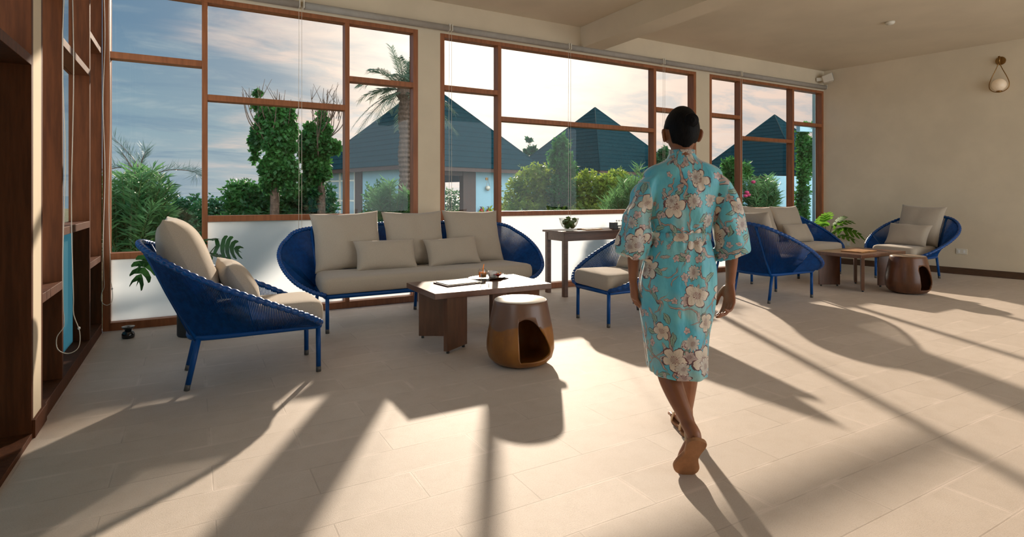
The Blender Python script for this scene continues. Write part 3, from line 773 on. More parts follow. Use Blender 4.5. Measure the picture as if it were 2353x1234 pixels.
def lcord(xx, y, zt, zb, w, label):
    root = empty('pull_cord', (xx, y, 0), R(-90)); tag(root, label, 'blind cord', 'pull cords at the left wall')
    q = []
    for i in range(30):
        z = zt-(zt-zb-.16)*i/29; q.append((.004*math.sin(z*7), -.02+.006*math.sin(z*5+1), z))
    q += [(0, -w*.55, zb+.10), (0, -w*.5, zb+.03), (0, 0, zb), (0, w*.5, zb+.03), (0, w*.55, zb+.12)]
    for i in range(30):
        z = zb+.22+(zt-zb-.22)*i/29; q.append((.004*math.sin(z*6+2), .02+.005*math.sin(z*4), z))
    q = cr(q, 4)
    b = MB(); b.tube(q, .0024, 6); b.build('cord_loop', M['cord'], root)
    b = MB(); b.ball((0, w*.52, zb+.14), (.007, .007, .009), 10, 8); b.build('bead', M['white'], root)
lcord(-.622, 4.10, 3.08, .29, .095, 'long beaded pull cord loop hanging near the teal strip of glass on the left wall')
lcord(-.640, 5.97, 3.08, .255, .07, 'thin pull cord loop hanging in the left corner of the room')

# speaker, lamp, smoke detector, sockets
root = empty('wall_speaker', (9.78, 5.98, 3.27), R(35)); tag(root, 'small white speaker mounted in the upper right corner of the room', 'speaker')
Mt = Matrix.Rotation(R(-14), 4, 'X')
b = MB(); b.add([tuple(Mt @ Vector(v)) for v in [(-.10, -.10, -.075), (.10, -.10, -.075), (.06, .06, -.06), (-.06, .06, -.06), (-.10, -.10, .075), (.10, -.10, .075), (.06, .06, .06), (-.06, .06, .06)]], [(0,3,2,1),(4,5,6,7),(0,1,5,4),(1,2,6,5),(2,3,7,6),(3,0,4,7)])
b.build('cabinet', M['plastic'], root, .012)
b = MB(); b.box((-.085, -.108, -.06), (.085, -.100, .06), Mt); b.build('grille', mat('speaker_grille', base=srgb(150, 146, 136), rough=.7), root)
b = MB(); b.box((-.02, .05, -.03), (.02, .15, .03)); b.build('bracket', M['plastic'], root)
def sconce(loc, rz, label, glowm, s=1.0, name='wall_lamp', grp=None):
    root = empty(name, loc, rz); tag(root, label, 'wall lamp', grp)
    b = MB(); b.tube([(0, 0, 0), (0, -.02*s, 0)], .06*s, 28); b.tube([(0, -.02*s, 0), (0, -.10*s, 0)], .008*s, 10); b.tube([(0, -.10*s, .055*s), (0, -.10*s, -.055*s)], .013*s, 12); b.build('wall_mount', M['brass'], root)
    H_ = .36*s; pts = []
    loop = [(0, 0), (-.035, -.10), (-.085, -.22), (-.112, -.31), (-.105, -.38), (-.06, -.425), (0, -.438), (.06, -.425), (.105, -.38), (.112, -.31), (.085, -.22), (.035, -.10), (0, 0)]
    b = MB(); b.tube(cr([(x*s, -.10*s, (z-.03)*s) for x, z in loop], 6), .0055*s, 8); b.lathe([(0, 0), (.03*s, 0), (.038*s, .018*s), (0, .02*s)], (0, -.10*s, -.47*s), 18); b.build('loop', M['brass'], root)
    b = MB(); b.ball((0, -.10*s, -.362*s), .088*s, 24, 16); b.build('globe', glowm, root)
    return root
gm = mat('lamp_globe', base=srgb(236, 216, 190), rough=.35)
gm.node_tree.nodes['Principled BSDF'].inputs['Emission Color'].default_value = (1, .62, .34, 1); gm.node_tree.nodes['Principled BSDF'].inputs['Emission Strength'].default_value = .08
sconce((RX(3.68), 3.68, 3.175), -R(90)+math.atan(.15), 'brass teardrop wall lamp with a glowing globe on the right wall', gm)
b = MB(); b.lathe([(0, 0), (.055, 0), (.055, -.018), (.045, -.032), (.02, -.042), (0, -.042)], n=28); o = b.build('smoke_detector', M['plastic']); o.location = (7.85, 3.954, CZ-.0005); tag(o, 'round white smoke detector on the ceiling', 'smoke detector')
def socket(y, z, label):
    root = empty('wall_socket', (RX(y), y, z), math.atan(.15)); tag(root, label, 'socket', 'wall sockets')
    b = MB(); b.box((-.010, -.068, -.042), (-.0005, .068, .042)); b.build('plate', M['plastic'], root, .003)
    b = MB(); b.box((-.013, -.045, -.02), (-.010, -.02, .02)); b.box((-.013, .02, -.02), (-.010, .045, .02)); b.build('switch', M['white'], root)
socket(4.135, .35, 'white socket plate on the right wall behind the far armchair')
socket(5.75, .36, 'white socket plate on the right wall beside the corner monstera')

# ================================================================ OUTDOORS
SN, CN = math.sin(YAW), math.cos(YAW)
def at(px, d, py=450.0):
    """world point seen along pixel (px, py) at depth d metres"""
    r = (px-1176.5)/FPX*d
    return (r*CN+d*SN, d*CN-r*SN, CAMH-(py-450)*d/FPX)
b = MB(); b.add([(-60, 6.3, -.06), (90, 6.3, -.06), (90, 70, -.06), (-60, 70, -.06)], [(0, 1, 2, 3)]); o = b.build('garden_ground', M['soil']); o['kind'] = 'structure'
b = MB(); b.add([(-9000, 71, -3), (9000, 71, -3), (9000, 9000, -3), (-9000, 9000, -3)], [(0, 1, 2, 3)]); o = b.build('sea', M['sea']); o['kind'] = 'structure'

def rotm(rng, n):
    """n random rotation frames as (a, b) axis arrays"""
    a = rng.normal(size=(n, 3)); a /= np.linalg.norm(a, axis=1)[:, None]
    c = rng.normal(size=(n, 3)); c -= (c*a).sum(1)[:, None]*a; c /= np.linalg.norm(c, axis=1)[:, None]
    return a, c
def leafmesh(name, P, A, Bx, L, Wd, m, parent):
    """pointed four-sided leaves: base P, length axis A, width axis Bx"""
    n = len(P); L = np.asarray(L).reshape(-1, 1)*np.ones((n, 1)); Wd = np.asarray(Wd).reshape(-1, 1)*np.ones((n, 1))
    nz = np.cross(A, Bx)
    v0 = P; v1 = P+A*L*.45+Bx*Wd/2+nz*L*.06; v2 = P+A*L; v3 = P+A*L*.45-Bx*Wd/2+nz*L*.06
    V = np.stack([v0, v1, v2, v3], 1).reshape(-1, 3)
    me = bpy.data.meshes.new(name); me.vertices.add(4*n); me.vertices.foreach_set('co', V.ravel())
    me.loops.add(4*n); me.polygons.add(n); me.loops.foreach_set('vertex_index', np.arange(4*n))
    me.polygons.foreach_set('loop_start', np.arange(0, 4*n, 4)); me.polygons.foreach_set('loop_total', np.full(n, 4))
    me.update(); me.validate(); me.materials.append(m)
    return link(bpy.data.objects.new(name, me), parent)
def bush(name, label, cat, group, blobs, n, L, Wd, m, seed=0, stems=3, shell=.75):
    """blobs: (x, y, z, rx, ry, rz); leaves fill the outer shell of each blob"""
    rng = np.random.default_rng(seed)
    cx = sum(b_[0] for b_ in blobs)/len(blobs); cy = sum(b_[1] for b_ in blobs)/len(blobs)
    root = empty(name, (cx, cy, -.05)); tag(root, label, cat, group)
    vol = np.array([b_[3]*b_[4]+b_[3]*b_[5]*1.0 for b_ in blobs]); cnt = (n*vol/vol.sum()).astype(int)
    Ps = []
    for b_, k in zip(blobs, cnt):
        d = rng.normal(size=(k, 3)); d /= np.linalg.norm(d, axis=1)[:, None]
        # lumpy surface
        lump = 1+.16*np.sin(d[:, 0]*7+seed)+.14*np.sin(d[:, 1]*9+d[:, 2]*6+seed*2)+.12*np.sin(d[:, 2]*13+d[:, 0]*5)
        r = (shell+(1.05-shell)*rng.random(k)**.7)*lump
        r = np.where(rng.random(k) < .12, r*rng.random(k), r)
        Ps.append(d*r[:, None]*np.array(b_[3:6])+np.array(b_[:3]))
    P = np.concatenate(Ps)-np.array([cx, cy, -.05]); P = P[P[:, 2] > .0]
    a, c = rotm(rng, len(P)); a[:, 2] = a[:, 2]*.7+.15; a /= np.linalg.norm(a, axis=1)[:, None]
    leafmesh('foliage', P, a, c, L*(.6+.8*rng.random(len(P))), Wd*(.7+.6*rng.random(len(P))), m, root)
    sb = MB(); rr = random.Random(seed)
    for k in range(stems):
        bl = blobs[k % len(blobs)]; e_ = Vector((bl[0]-cx, bl[1]-cy, bl[2]+.05))
        s_ = Vector((e_.x*.6+rr.uniform(-.1, .1), e_.y*.6, 0)); sb.tube(cr([s_, s_.lerp(e_, .5)+Vector((rr.uniform(-.1, .1), 0, 0)), e_+Vector((0, 0, bl[5]*.5))], 5), [.03-.0015*i for i in range(11)], 6)
    sb.build('stem', M['bark'], root)
    return root
def blob(px, d, py, rx, rz, ry=None):
    x, y, z = at(px, d, py); return (x, y, z, rx, ry or rx*.8, rz)
def pxr(w, d): return w*d/FPX

# low hedge on the left, in separate shrubs
for k, (px, py, w, h_, d) in enumerate(((330, 500, 62, 40, 13.5), (420, 500, 56, 44, 14), (505, 505, 55, 48, 13.5))):
    hb = [blob(px+dx, d, py+dy, pxr(w*.62, d), pxr(h_, d)) for dx, dy in ((-w*.4, 6), (w*.3, 0))]+[blob(px, d, 560, pxr(w*.9, d), pxr(60, d))]
    bush('hedge_shrub', ('clipped green hedge shrub low behind the oleander at far left', 'clipped green hedge shrub under the sea horizon above the left armchair', 'clipped green hedge shrub right of the first tall mullion')[k], 'shrub', 'hedge along the garden', hb, 5200, .11, .06, M['leafd'], 30+k)
bush('garden_bush', 'rounded green bush with loose top at the foot of the tall climber-covered tree', 'bush', 'garden bushes', [blob(575, 12, 462, pxr(50, 12), pxr(40, 12)), blob(545, 12, 440, pxr(24, 12), pxr(22, 12)), blob(640, 12, 462, pxr(50, 12), pxr(40, 12)), blob(600, 12, 520, pxr(90, 12), pxr(50, 12))], 9000, .12, .055, M['leaf'], 41)
bush('garden_bush', 'dark green bush between the two climber-covered trees', 'bush', 'garden bushes', [blob(690, 12.3, 475, pxr(50, 12), pxr(36, 12)), blob(735, 12.3, 470, pxr(40, 12), pxr(45, 12)), blob(700, 12.3, 530, pxr(90, 12), pxr(50, 12))], 7000, .11, .055, M['leafd'], 42)
def climber_tree(px, d, label, outline, top, seed):
    root = empty('climber_tree', at(px, d, 0)[:2]+(-.05,)); tag(root, label, 'tree', 'trees wrapped in climber')
    x0, y0, _ = at(px, d)
    rng = np.random.default_rng(seed); Ps = []
    extra = []
    for (qx, qy, w, h_, k) in outline:
        for j in range(6): a_ = rng.random()*6.283; extra.append((qx+math.cos(a_)*w*.95, qy+math.sin(a_)*h_*.95, w*.28, h_*.22, int(k*.13)))
    for (qx, qy, w, h_, k) in [(a_, b_, w_*.86, h_*.9, int(k_*1.7)) for a_, b_, w_, h_, k_ in outline]+extra:
        c = np.array(at(qx, d, qy))-np.array([x0, y0, -.05]); dd = rng.normal(size=(k, 3)); dd /= np.linalg.norm(dd, axis=1)[:, None]
        r = .25+1.0*rng.random(k)**.8; Ps.append(c+dd*r[:, None]*np.array([pxr(w, d), pxr(w, d)*.8, pxr(h_, d)]))
    P = np.concatenate(Ps); a, c = rotm(rng, len(P)); a[:, 2] -= .35; a /= np.linalg.norm(a, axis=1)[:, None]
    leafmesh('foliage', P, a, c, .065+.05*rng.random(len(P)), .06+.03*rng.random(len(P)), M['leaf'], root)
    tb = MB(); ztop = at(px, d, top)[2]
    tb.tube(cr([(0, 0, 0), (.05, 0, 1.2), (-.04, .03, 2.2), (.02, 0, ztop*.8)], 6), [.10-.003*i for i in range(19)], 10); tb.build('trunk', M['bark'], root)
    br = MB(); rr = random.Random(seed)
    for k in range(16):
        z0 = rr.uniform(.55, .8)*ztop; an = rr.uniform(0, 6.28); l_ = rr.uniform(.5, 1.0); s_ = Vector((rr.uniform(-.1, .1), rr.uniform(-.1, .1), z0))
        e_ = s_+Vector((math.cos(an)*l_*.55, math.sin(an)*l_*.4, (ztop-z0)*rr.uniform(.7, 1.12)))
        m_ = s_.lerp(e_, .5)+Vector((math.cos(an)*.12, 0, -.05)); br.tube(cr([s_, m_, e_], 5), [.016-.0012*i for i in range(11)], 5)
        for j in range(3):
            q = s_.lerp(e_, rr.uniform(.4, .9)); br.tube([q, q+Vector((rr.uniform(-.2, .2), rr.uniform(-.1, .1), rr.uniform(.15, .4)))], [.006, .003], 4)
    br.build('branch', M['bark'], root)
    return root
climber_tree(625, 11, 'tall leafy tree wrapped in climber, left one of the pair before the sky',
             [(615, 270, 24, 24, 500), (650, 262, 22, 18, 400), (600, 300, 20, 26, 350), (640, 320, 34, 50, 1300), (655, 385, 26, 36, 900), (625, 400, 24, 40, 900), (590, 240, 10, 10, 60), (585, 330, 10, 40, 160), (592, 213, 7, 6, 40), (665, 300, 14, 30, 260), (668, 430, 14, 20, 200)], 212, 51)
climber_tree(733, 12, 'shorter leafy tree with bare top twigs, right one of the pair',
             [(725, 330, 30, 34, 900), (705, 345, 14, 40, 400), (760, 335, 18, 18, 350), (730, 385, 26, 36, 900), (718, 430, 24, 40, 800), (740, 268, 10, 14, 80), (713, 300, 10, 20, 160), (745, 300, 14, 22, 220)], 205, 52)

def shoots(name, label, cat, group, pts, L, Wd, per, m, seed, base, up=.6, parent_stem=True):
    """plant of upright leafy shoots: pts = shoot tips (world), leaves narrow and pointing up and out"""
    rng = np.random.default_rng(seed); root = empty(name, base); tag(root, label, cat, group)
    sb = MB(); Ps, As, Bs = [], [], []
    B0 = np.array(base)
    for (x, y, z) in pts:
        tip = np.array([x, y, z])-B0; s_ = np.array([tip[0]*.25, tip[1]*.25, 0.0]); mid = (s_+tip)/2+np.array([tip[0]*-.08, 0, tip[2]*.12])
        c = cr([tuple(s_), tuple(mid), tuple(tip)], 6); sb.tube(c, [.012-.0007*i for i in range(len(c))], 5)
        k = per; u = rng.random(k)**.7
        q = np.outer((1-u)**2, s_)+np.outer(2*u*(1-u), mid*1.0)+np.outer(u*u, tip)
        q = q[u > .3]; k = len(q)
        an = rng.random(k)*6.283; out = np.stack([np.cos(an), np.sin(an), np.full(k, up)+rng.normal(size=k)*.3], 1); out /= np.linalg.norm(out, axis=1)[:, None]
        w = rng.normal(size=(k, 3)); w -= (w*out).sum(1)[:, None]*out; w /= np.linalg.norm(w, axis=1)[:, None]
        Ps.append(q); As.append(out); Bs.append(w)
    P = np.concatenate(Ps); leafmesh('foliage', P, np.concatenate(As), np.concatenate(Bs), L*(.7+.6*rng.random(len(P))), Wd, m, root)
    sb.build('stem', M['stem'], root); return root
rr = random.Random(5)
op = []
for k in range(54):
    px = rr.uniform(215, 395); hgt = 395+abs(px-305)*.25+rr.uniform(-8, 80); d = rr.uniform(7.6, 8.8); op.append(at(px, d, hgt))
for px, py in ((305, 388), (352, 383), (395, 418), (285, 400), (262, 408), (330, 395), (372, 400)): op.append(at(px, 8.0, py))
shoots('oleander', 'large oleander bush with long narrow leaves outside the far left pane', 'bush', 'oleander bushes', op, .20, .028, 95, M['leafo'], 61, at(300, 8.3, 0)[:2]+(-.05,))
# feathery casuarina boughs behind the oleander
root = empty('casuarina', at(300, 10.5)[:2]+(-.05,)); tag(root, 'thin feathery casuarina reaching over the oleander at far left', 'tree')
x0, y0, _ = at(300, 10.5); sb = MB(); Ps, As, Bs = [], [], []; rng = np.random.default_rng(9)
boughs = [[(300, 470), (330, 420), (310, 370), (262, 318)], [(330, 430), (300, 380), (280, 350)], [(320, 400), (326, 370), (335, 348)], [(320, 420), (380, 392), (440, 393), (452, 400)], [(310, 400), (280, 385), (240, 392)]]
for bg in boughs:
    c = cr([Vector(at(px, 10.5, py))-Vector((x0, y0, -.05)) for px, py in bg], 12); sb.tube(c, [max(.003, .014-.0003*i) for i in range(len(c))], 5)
    for i in range(4, len(c)):
        for j in range(5):
            s = 1 if rng.random() > .5 else -1; tg = np.array(c[i]-c[i-1]); tg /= np.linalg.norm(tg)
            sd = np.array([CN, -SN, 0])*s*.8+np.array([0, 0, .7*rng.random()]); a = tg*.8+sd*(.5+.5*rng.random())+rng.normal(size=3)*.15; a /= np.linalg.norm(a)
            Ps.append(np.array(c[i])); As.append(a); w = np.cross(a, rng.normal(size=3)); Bs.append(w/np.linalg.norm(w))
leafmesh('foliage', np.array(Ps), np.array(As), np.array(Bs), .14+.16*rng.random(len(Ps)), .008, M['feather'], root)
sb.tube(cr([(0, 0, 0), (.1, 0, .6), tuple(Vector(at(300, 10.5, 470))-Vector((x0, y0, -.05)))], 5), .02, 6); sb.build('branch', M['bark'], root)

# palm
px_, py_, _ = at(930, 16); root = empty('palm_tree', (px_, py_, -.05)); tag(root, 'palm tree with rough trunk and grey-green fronds beside the first pillar', 'palm tree')
zc_ = at(930, 16, 228)[2]+.05
tb = MB(); prof = []
for i in range(60):
    z = zc_*i/59; prof.append((.155+.03*(i % 2)+.02*math.sin(i*.4), z))
tb.lathe([(0, 0)]+prof+[(.24, zc_+.1), (.2, zc_+.35), (0, zc_+.4)], (0, 0, 0), 18, False); tb.build('trunk', M['bark'], root)
rng = np.random.default_rng(4)
for k in range(38):
    an = k*2.39996; el = .25+1.0*((k*7) % 19)/19 if k < 30 else -.1; Lf = 1.45+.35*rng.random()
    dirh = np.array([math.cos(an), math.sin(an), 0]); P0 = np.array([0, 0, zc_+.2]); c = []
    for i in range(13):
        u = i/12; rad = Lf*u*math.cos(el)*(1-.1*u); z = Lf*(u*math.sin(el)*1.05-.55*u*u*math.cos(el)); c.append(P0+dirh*rad+np.array([0, 0, z]))
    fb = MB(); fb.tube([tuple(q) for q in c], [.016-.001*i for i in range(13)], 5)
    side = np.array([-dirh[1], dirh[0], 0])
    for i in range(2, 12):
        for j in range(3):
            q = c[i]+(c[i+1]-c[i])*j/3 if i < 12 else c[i]; tg = c[min(i+1, 12)]-c[i-1]; tg /= np.linalg.norm(tg)
            for s in (-1, 1):
                a = tg*.75+side*s*.6+np.array([0, 0, -.15+.3*rng.random()]); a /= np.linalg.norm(a); ll = .30*(1-.4*abs(i/12-.45)); w = np.cross(a, tg); w /= np.linalg.norm(w)+1e-6
                b0 = len(fb.v); fb.add([q-tg*.012, q+tg*.012, q+a*ll*.6+tg*.01, q+a*ll-np.array([0, 0, .04]), q+a*ll*.6-tg*.01], [(0, 1, 2, 3, 4)])
    me = fb.build('frond', M['palm'], root)

# pavilions with pyramid roofs
def pavilion(loc, rot, apex, eave, label, front=None, half=4.0):
    root = empty('pavilion', (loc[0], loc[1], -.05), R(rot)); tag(root, label, 'building', 'pavilions with dark pyramid roofs')
    A_ = half; n = 17; b = MB()
    for k in range(n):           # shingle courses, each a shallow step
        s0 = 1-k/n; s1 = 1-(k+1)/n; z0 = eave+(apex-eave)*k/n; z1 = eave+(apex-eave)*(k+1)/n; o_ = .05 if k else 0
        q0 = [(-A_*s0-.03, -A_*s0-.03, z0+.0), (A_*s0+.03, -A_*s0-.03, z0), (A_*s0+.03, A_*s0+.03, z0), (-A_*s0-.03, A_*s0+.03, z0)]
        q0t = [(x*1.0, y*1.0, z+.035) for x, y, z in q0]
        q1 = [(-A_*s1, -A_*s1, z1+.02), (A_*s1, -A_*s1, z1+.02), (A_*s1, A_*s1, z1+.02), (-A_*s1, A_*s1, z1+.02)]
        b.rings([q0, q0t, q1], smooth=False, cap=False)
    b.add([(-A_, -A_, eave), (A_, -A_, eave), (A_, A_, eave), (-A_, A_, eave)], [(0, 1, 2, 3)])
    b.build('roof', M['slate'], root)
    hb = MB()
    for sx_ in (-1, 1):
        for sy_ in (-1, 1): hb.tube([(sx_*A_, sy_*A_, eave+.05), (0, 0, apex+.03)], .035, 6)
    hb.build('ridge_cap', M['slate'], root)
    f = MB(); f.box((-A_, -A_, eave-.16), (A_, -A_+.05, eave)); f.box((-A_, A_-.05, eave-.16), (A_, A_, eave)); f.box((-A_, -A_+.05, eave-.16), (-A_+.05, A_-.05, eave)); f.box((A_-.05, -A_+.05, eave-.16), (A_, A_-.05, eave)); f.build('fascia', M['brownpost'], root)
    w = half-.55; ev = eave-.02; T = .18
    wb = MB(); segs = front or [(-w, w)]
    for (a, c) in segs: wb.box((a, -w, 0), (c, -w+T, ev))
    wb.box((-w, -w+T, 0), (-w+T, w, ev)); wb.box((-w+T, w-T, 0), (w-T, w, ev))
    if front: wb.box((w-T, -w+T, 0), (w, .8, ev)); wb.box((w-T, 3.1, 0), (w, w, ev)); wb.box((w-T, .8, 2.0), (w, 3.1, ev))
    else: wb.box((w-T, -w+T, 0), (w, w, ev))
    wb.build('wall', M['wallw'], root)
    fl = MB(); fl.box((-w, -w, 0), (w, w, .06)); fl.build('floor_slab', M['interior'], root)
    return root
w_ = 3.45
p1 = pavilion((9.79, 25.48), 15, 6.62, 2.42, 'nearest dark pyramid-roofed pavilion, behind the palm and the first pillar', front=[(-3.45, -1.75), (0.0, 3.45)])
q = MB(); q.box((-.70, -w_-.06, 0), (0, -w_+.2, 2.38)); q.build('door_post', M['brownpost'], p1)
q = MB(); q.box((-1.75, -w_-.02, 2.1), (-.70, -w_+.12, 2.38)); q.build('door_lintel', M['brownpost'], p1)
q = MB(); q.box((-w_-.06, .02, 0), (-w_+.1, .58, 2.38)); q.build('corner_post', M['brownpost'], p1)
for a, c in ((.62, 1.95), (2.0, 3.35)):
    q = MB(); X0, X1 = -w_-.05, -w_-.005
    q.box((X0, a, .06), (X1, a+.06, 2.38)); q.box((X0, c-.06, .06), (X1, c, 2.38)); q.box((X0, a+.06, 1.9), (X1, c-.06, 1.96)); q.box((X0, a+.06, 1.0), (X1, c-.06, 1.06)); q.box((X0, a+.06, 2.3), (X1, c-.06, 2.38)); q.box((X0, a+.06, .06), (X1, c-.06, .12))
    wf_ = q.build('window_frame', M['plastic'], p1)
    q = MB(); q.box((X0+.01, a+.06, .12), (X0+.02, c-.06, 2.3)); q.build('window_pane', M['frosted'], wf_)
p2 = pavilion((22.45, 28.89), 10, 6.88, 2.62, 'dark pyramid-roofed pavilion in the middle of the wide centre window')
p3 = pavilion((35.33, 25.28), 5, 6.87, 2.50, 'dark pyramid-roofed pavilion seen through the rightmost window')
# lamp and fire extinguishers on the wall of the near pavilion
T1 = Matrix.Translation((9.79, 25.48, -.05)) @ Matrix.Rotation(R(15), 4, 'Z')
v = T1 @ Vector((.66, -w_, 2.0)); sconce(tuple(v), R(15), 'small teardrop wall lamp outside on the white pavilion wall', M['plastic'], 1.1)
for k, (xx, lab) in enumerate(((.24, 'left one of two red fire extinguishers outside the pavilion'), (.66, 'right one of two red fire extinguishers outside the pavilion'))):
    v = T1 @ Vector((xx, -w_-.14, .0)); root = empty('fire_extinguisher', (v.x, v.y, -.05), R(15)); tag(root, lab, 'fire extinguisher', 'fire extinguishers at the pavilion')
    q = MB(); q.lathe([(0, .12), (.10, .12), (.105, .16), (.105, .55), (.07, .65), (.03, .69), (0, .69)], n=20); q.build('cylinder', M['red'], root)
    q = MB(); q.box((-.02, -.02, .69), (.02, .02, .76)); q.box((-.08, -.015, .76), (.05, .015, .785)); q.tube([(.03, 0, .73), (.11, -.03, .62), (.12, -.02, .35)], .012, 6); q.build('valve', M['darkbox'], root)
    q = MB(); q.box((-.13, -.13, 0), (.13, .13, .12)); q.build('stand', M['darkbox'], root)
# pendant lamp inside
v = Vector(at(1057, 25.5, 450)); root = empty('pendant_lamp', (v.x, v.y, 2.3)); tag(root, 'tiny glowing pendant lamp inside the near pavilion doorway', 'lamp')
lm = mat('lit_bulb', base=(1, .6, .3)); lm.node_tree.nodes['Principled BSDF'].inputs['Emission Color'].default_value = (1, .45, .18, 1); lm.node_tree.nodes['Principled BSDF'].inputs['Emission Strength'].default_value = 5
q = MB(); q.ball((0, 0, -1.22), .05, 12, 8); q.build('bulb', lm, root); q = MB(); q.tube([(0, 0, 0.05), (0, 0, -1.17)], .008, 6); q.build('lamp_cord', M['darkbox'], root)
v = Vector(at(1038, 33, 450)); bush('garden_bush', 'green bush seen through the open doorway of the near pavilion', 'bush', 'garden bushes', [(v.x, v.y, .7, 1.1, .7, .8)], 2600, .16, .06, M['leaf'], 47)

# planting in front of the pavilions
bush('garden_bush', 'small leafy bush in front of the pavilion between mullion and palm trunk', 'bush', 'garden bushes', [blob(862, 13, 470, pxr(26, 13), pxr(45, 13)), blob(880, 13, 440, pxr(14, 13), pxr(20, 13)), blob(865, 13, 540, pxr(45, 13), pxr(50, 13))], 2600, .11, .05, M['leaf'], 43)
sp = []
rr = random.Random(8)
for k in range(26): px = rr.uniform(845, 945); sp.append(at(px, rr.uniform(9.5, 10.5), 455+abs(px-897)*.35-rr.uniform(0, 38)))
shoots('oleander', 'yellow-green oleander shoots at the foot of the palm trunk', 'bush', 'oleander bushes', sp, .20, .03, 80, M['leafo'], 62, at(895, 10, 0)[:2]+(-.05,))
bl = []
for (px, py, w, h_) in ((1190, 450, 28, 40), (1225, 430, 36, 46), (1262, 425, 30, 45), (1300, 440, 32, 40)): bl.append(blob(px, 13, py, pxr(w, 13), pxr(h_, 13)))
bl += [blob(1240, 13, 520, pxr(110, 13), pxr(60, 13))]
bush('garden_bush', 'wide yellow-green leafy bush left of centre in the middle window', 'bush', 'garden bushes', bl, 11000, .12, .055, M['leafy'], 44)
bush('garden_tree', 'slim young tree rising above the bushes in front of the second roof', 'tree', None, [blob(1290, 12.6, 335, pxr(16, 12.6), pxr(20, 12.6)), blob(1288, 12.6, 365, pxr(24, 12.6), pxr(26, 12.6)), blob(1302, 12.6, 390, pxr(20, 12.6), pxr(24, 12.6)), blob(1292, 12.6, 440, pxr(26, 12.6), pxr(50, 12.6))], 4200, .10, .055, M['leaf'], 45)
bush('garden_bush', 'yellow-green bush right of centre in the middle window', 'bush', 'garden bushes', [blob(1350, 13, 435, pxr(34, 13), pxr(38, 13)), blob(1390, 13, 440, pxr(30, 13), pxr(34, 13)), blob(1420, 13.4, 425, pxr(28, 13), pxr(34, 13)), blob(1370, 13, 520, pxr(90, 13), pxr(60, 13))], 9500, .12, .055, M['leafy'], 46)
sp = []
for k in range(34): px = rr.uniform(1385, 1478); sp.append(at(px, rr.uniform(9.8, 10.8), 478-(px-1385)*.95-rr.uniform(-25, 20)))
shoots('oleander', 'feathery bright green oleander just left of the walking person', 'bush', 'oleander bushes', sp, .19, .02, 90, M['leafo'], 63, at(1440, 10.3, 0)[:2]+(-.05,), up=.9)
# sprig on the roof line and the far tree
root = bush('far_tree', 'tiny sprig of a distant tree above the valley between two roofs', 'tree', None, [blob(1216, 40, 322, pxr(6, 40), pxr(6, 40)), blob(1222, 40, 345, pxr(10, 40), pxr(9, 40)), blob(1210, 40, 350, pxr(7, 40), pxr(6, 40)), blob(1220, 40, 380, pxr(9, 40), pxr(25, 40))], 420, .3, .18, M['leafd'], 48, stems=4)
root = bush('far_tree', 'dark distant tree beside the head of the walking person', 'tree', None, [blob(1526, 34, 352, pxr(12, 34), pxr(10, 34)), blob(1545, 34, 362, pxr(12, 34), pxr(10, 34)), blob(1522, 34, 400, pxr(24, 34), pxr(40, 34))], 1500, .3, .16, M['leafd'], 49, stems=3)
bush('garden_bush', 'bright green upright bush outside the leftmost pane of the right window', 'bush', 'garden bushes', [blob(1680, 13, 385, pxr(19, 13), pxr(20, 13)), blob(1683, 13, 415, pxr(22, 13), pxr(30, 13)), blob(1670, 13, 450, pxr(26, 13), pxr(35, 13)), blob(1716, 13.5, 395, pxr(12, 13), pxr(20, 13)), blob(1672, 13, 530, pxr(50, 13), pxr(70, 13))], 6500, .11, .05, M['leaf'], 50)
sp = []
for k in range(46): px = rr.uniform(1708, 1788); sp.append(at(px, rr.uniform(12, 13), 412+abs(px-1750)*.35+rr.uniform(-14, 40)))
ol = shoots('oleander', 'flowering oleander with a pink bloom outside the right window', 'bush', 'oleander bushes', sp, .19, .028, 90, M['leafo'], 64, at(1748, 12.5, 0)[:2]+(-.05,))
fb = MB(); bx, by, _ = at(1748, 12.5)
for (px, py) in ((1716, 442), (1720, 448), (1713, 450), (1731, 418)):
    c = Vector(at(px, 12.0, py))-Vector((bx, by, -.05)); fb.ball(tuple(c), (.05, .05, .035), 8, 6)
fb.build('blossom', M['pink'], ol)
# white garden wall, post and climber at the right
x0, y0, zt = at(1775, 14, 404); x1, y1, _ = at(1900, 14.6, 404)
dv = Vector((x1-x0, y1-y0, 0)); nrm = Vector((-dv.y, dv.x, 0)).normalized()*.2
b = MB(); P_ = [Vector((x0, y0, -.05)), Vector((x1, y1, -.05)), Vector((x1, y1, -.05))+nrm, Vector((x0, y0, -.05))+nrm]
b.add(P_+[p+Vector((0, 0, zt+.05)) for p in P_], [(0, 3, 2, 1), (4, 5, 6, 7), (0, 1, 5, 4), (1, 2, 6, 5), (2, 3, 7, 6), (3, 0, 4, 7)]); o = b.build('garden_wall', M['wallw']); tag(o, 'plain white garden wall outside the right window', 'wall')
x2, y2, z2 = at(1872, 10.6, 262)
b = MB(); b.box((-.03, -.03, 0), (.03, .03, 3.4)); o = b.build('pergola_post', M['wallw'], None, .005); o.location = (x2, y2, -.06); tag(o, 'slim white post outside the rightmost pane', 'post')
x3, y3, z3 = at(1834, 12.0, 302)
b = MB(); b.box((0, -.05, 0), (1.6, .05, .13)); o = b.build('pergola_beam', M['wallw']); o.location = (x3, y3, z3); o.rotation_euler = (0, 0, R(-12)); tag(o, 'pale pergola beam overgrown with climber outside the rightmost pane', 'beam')
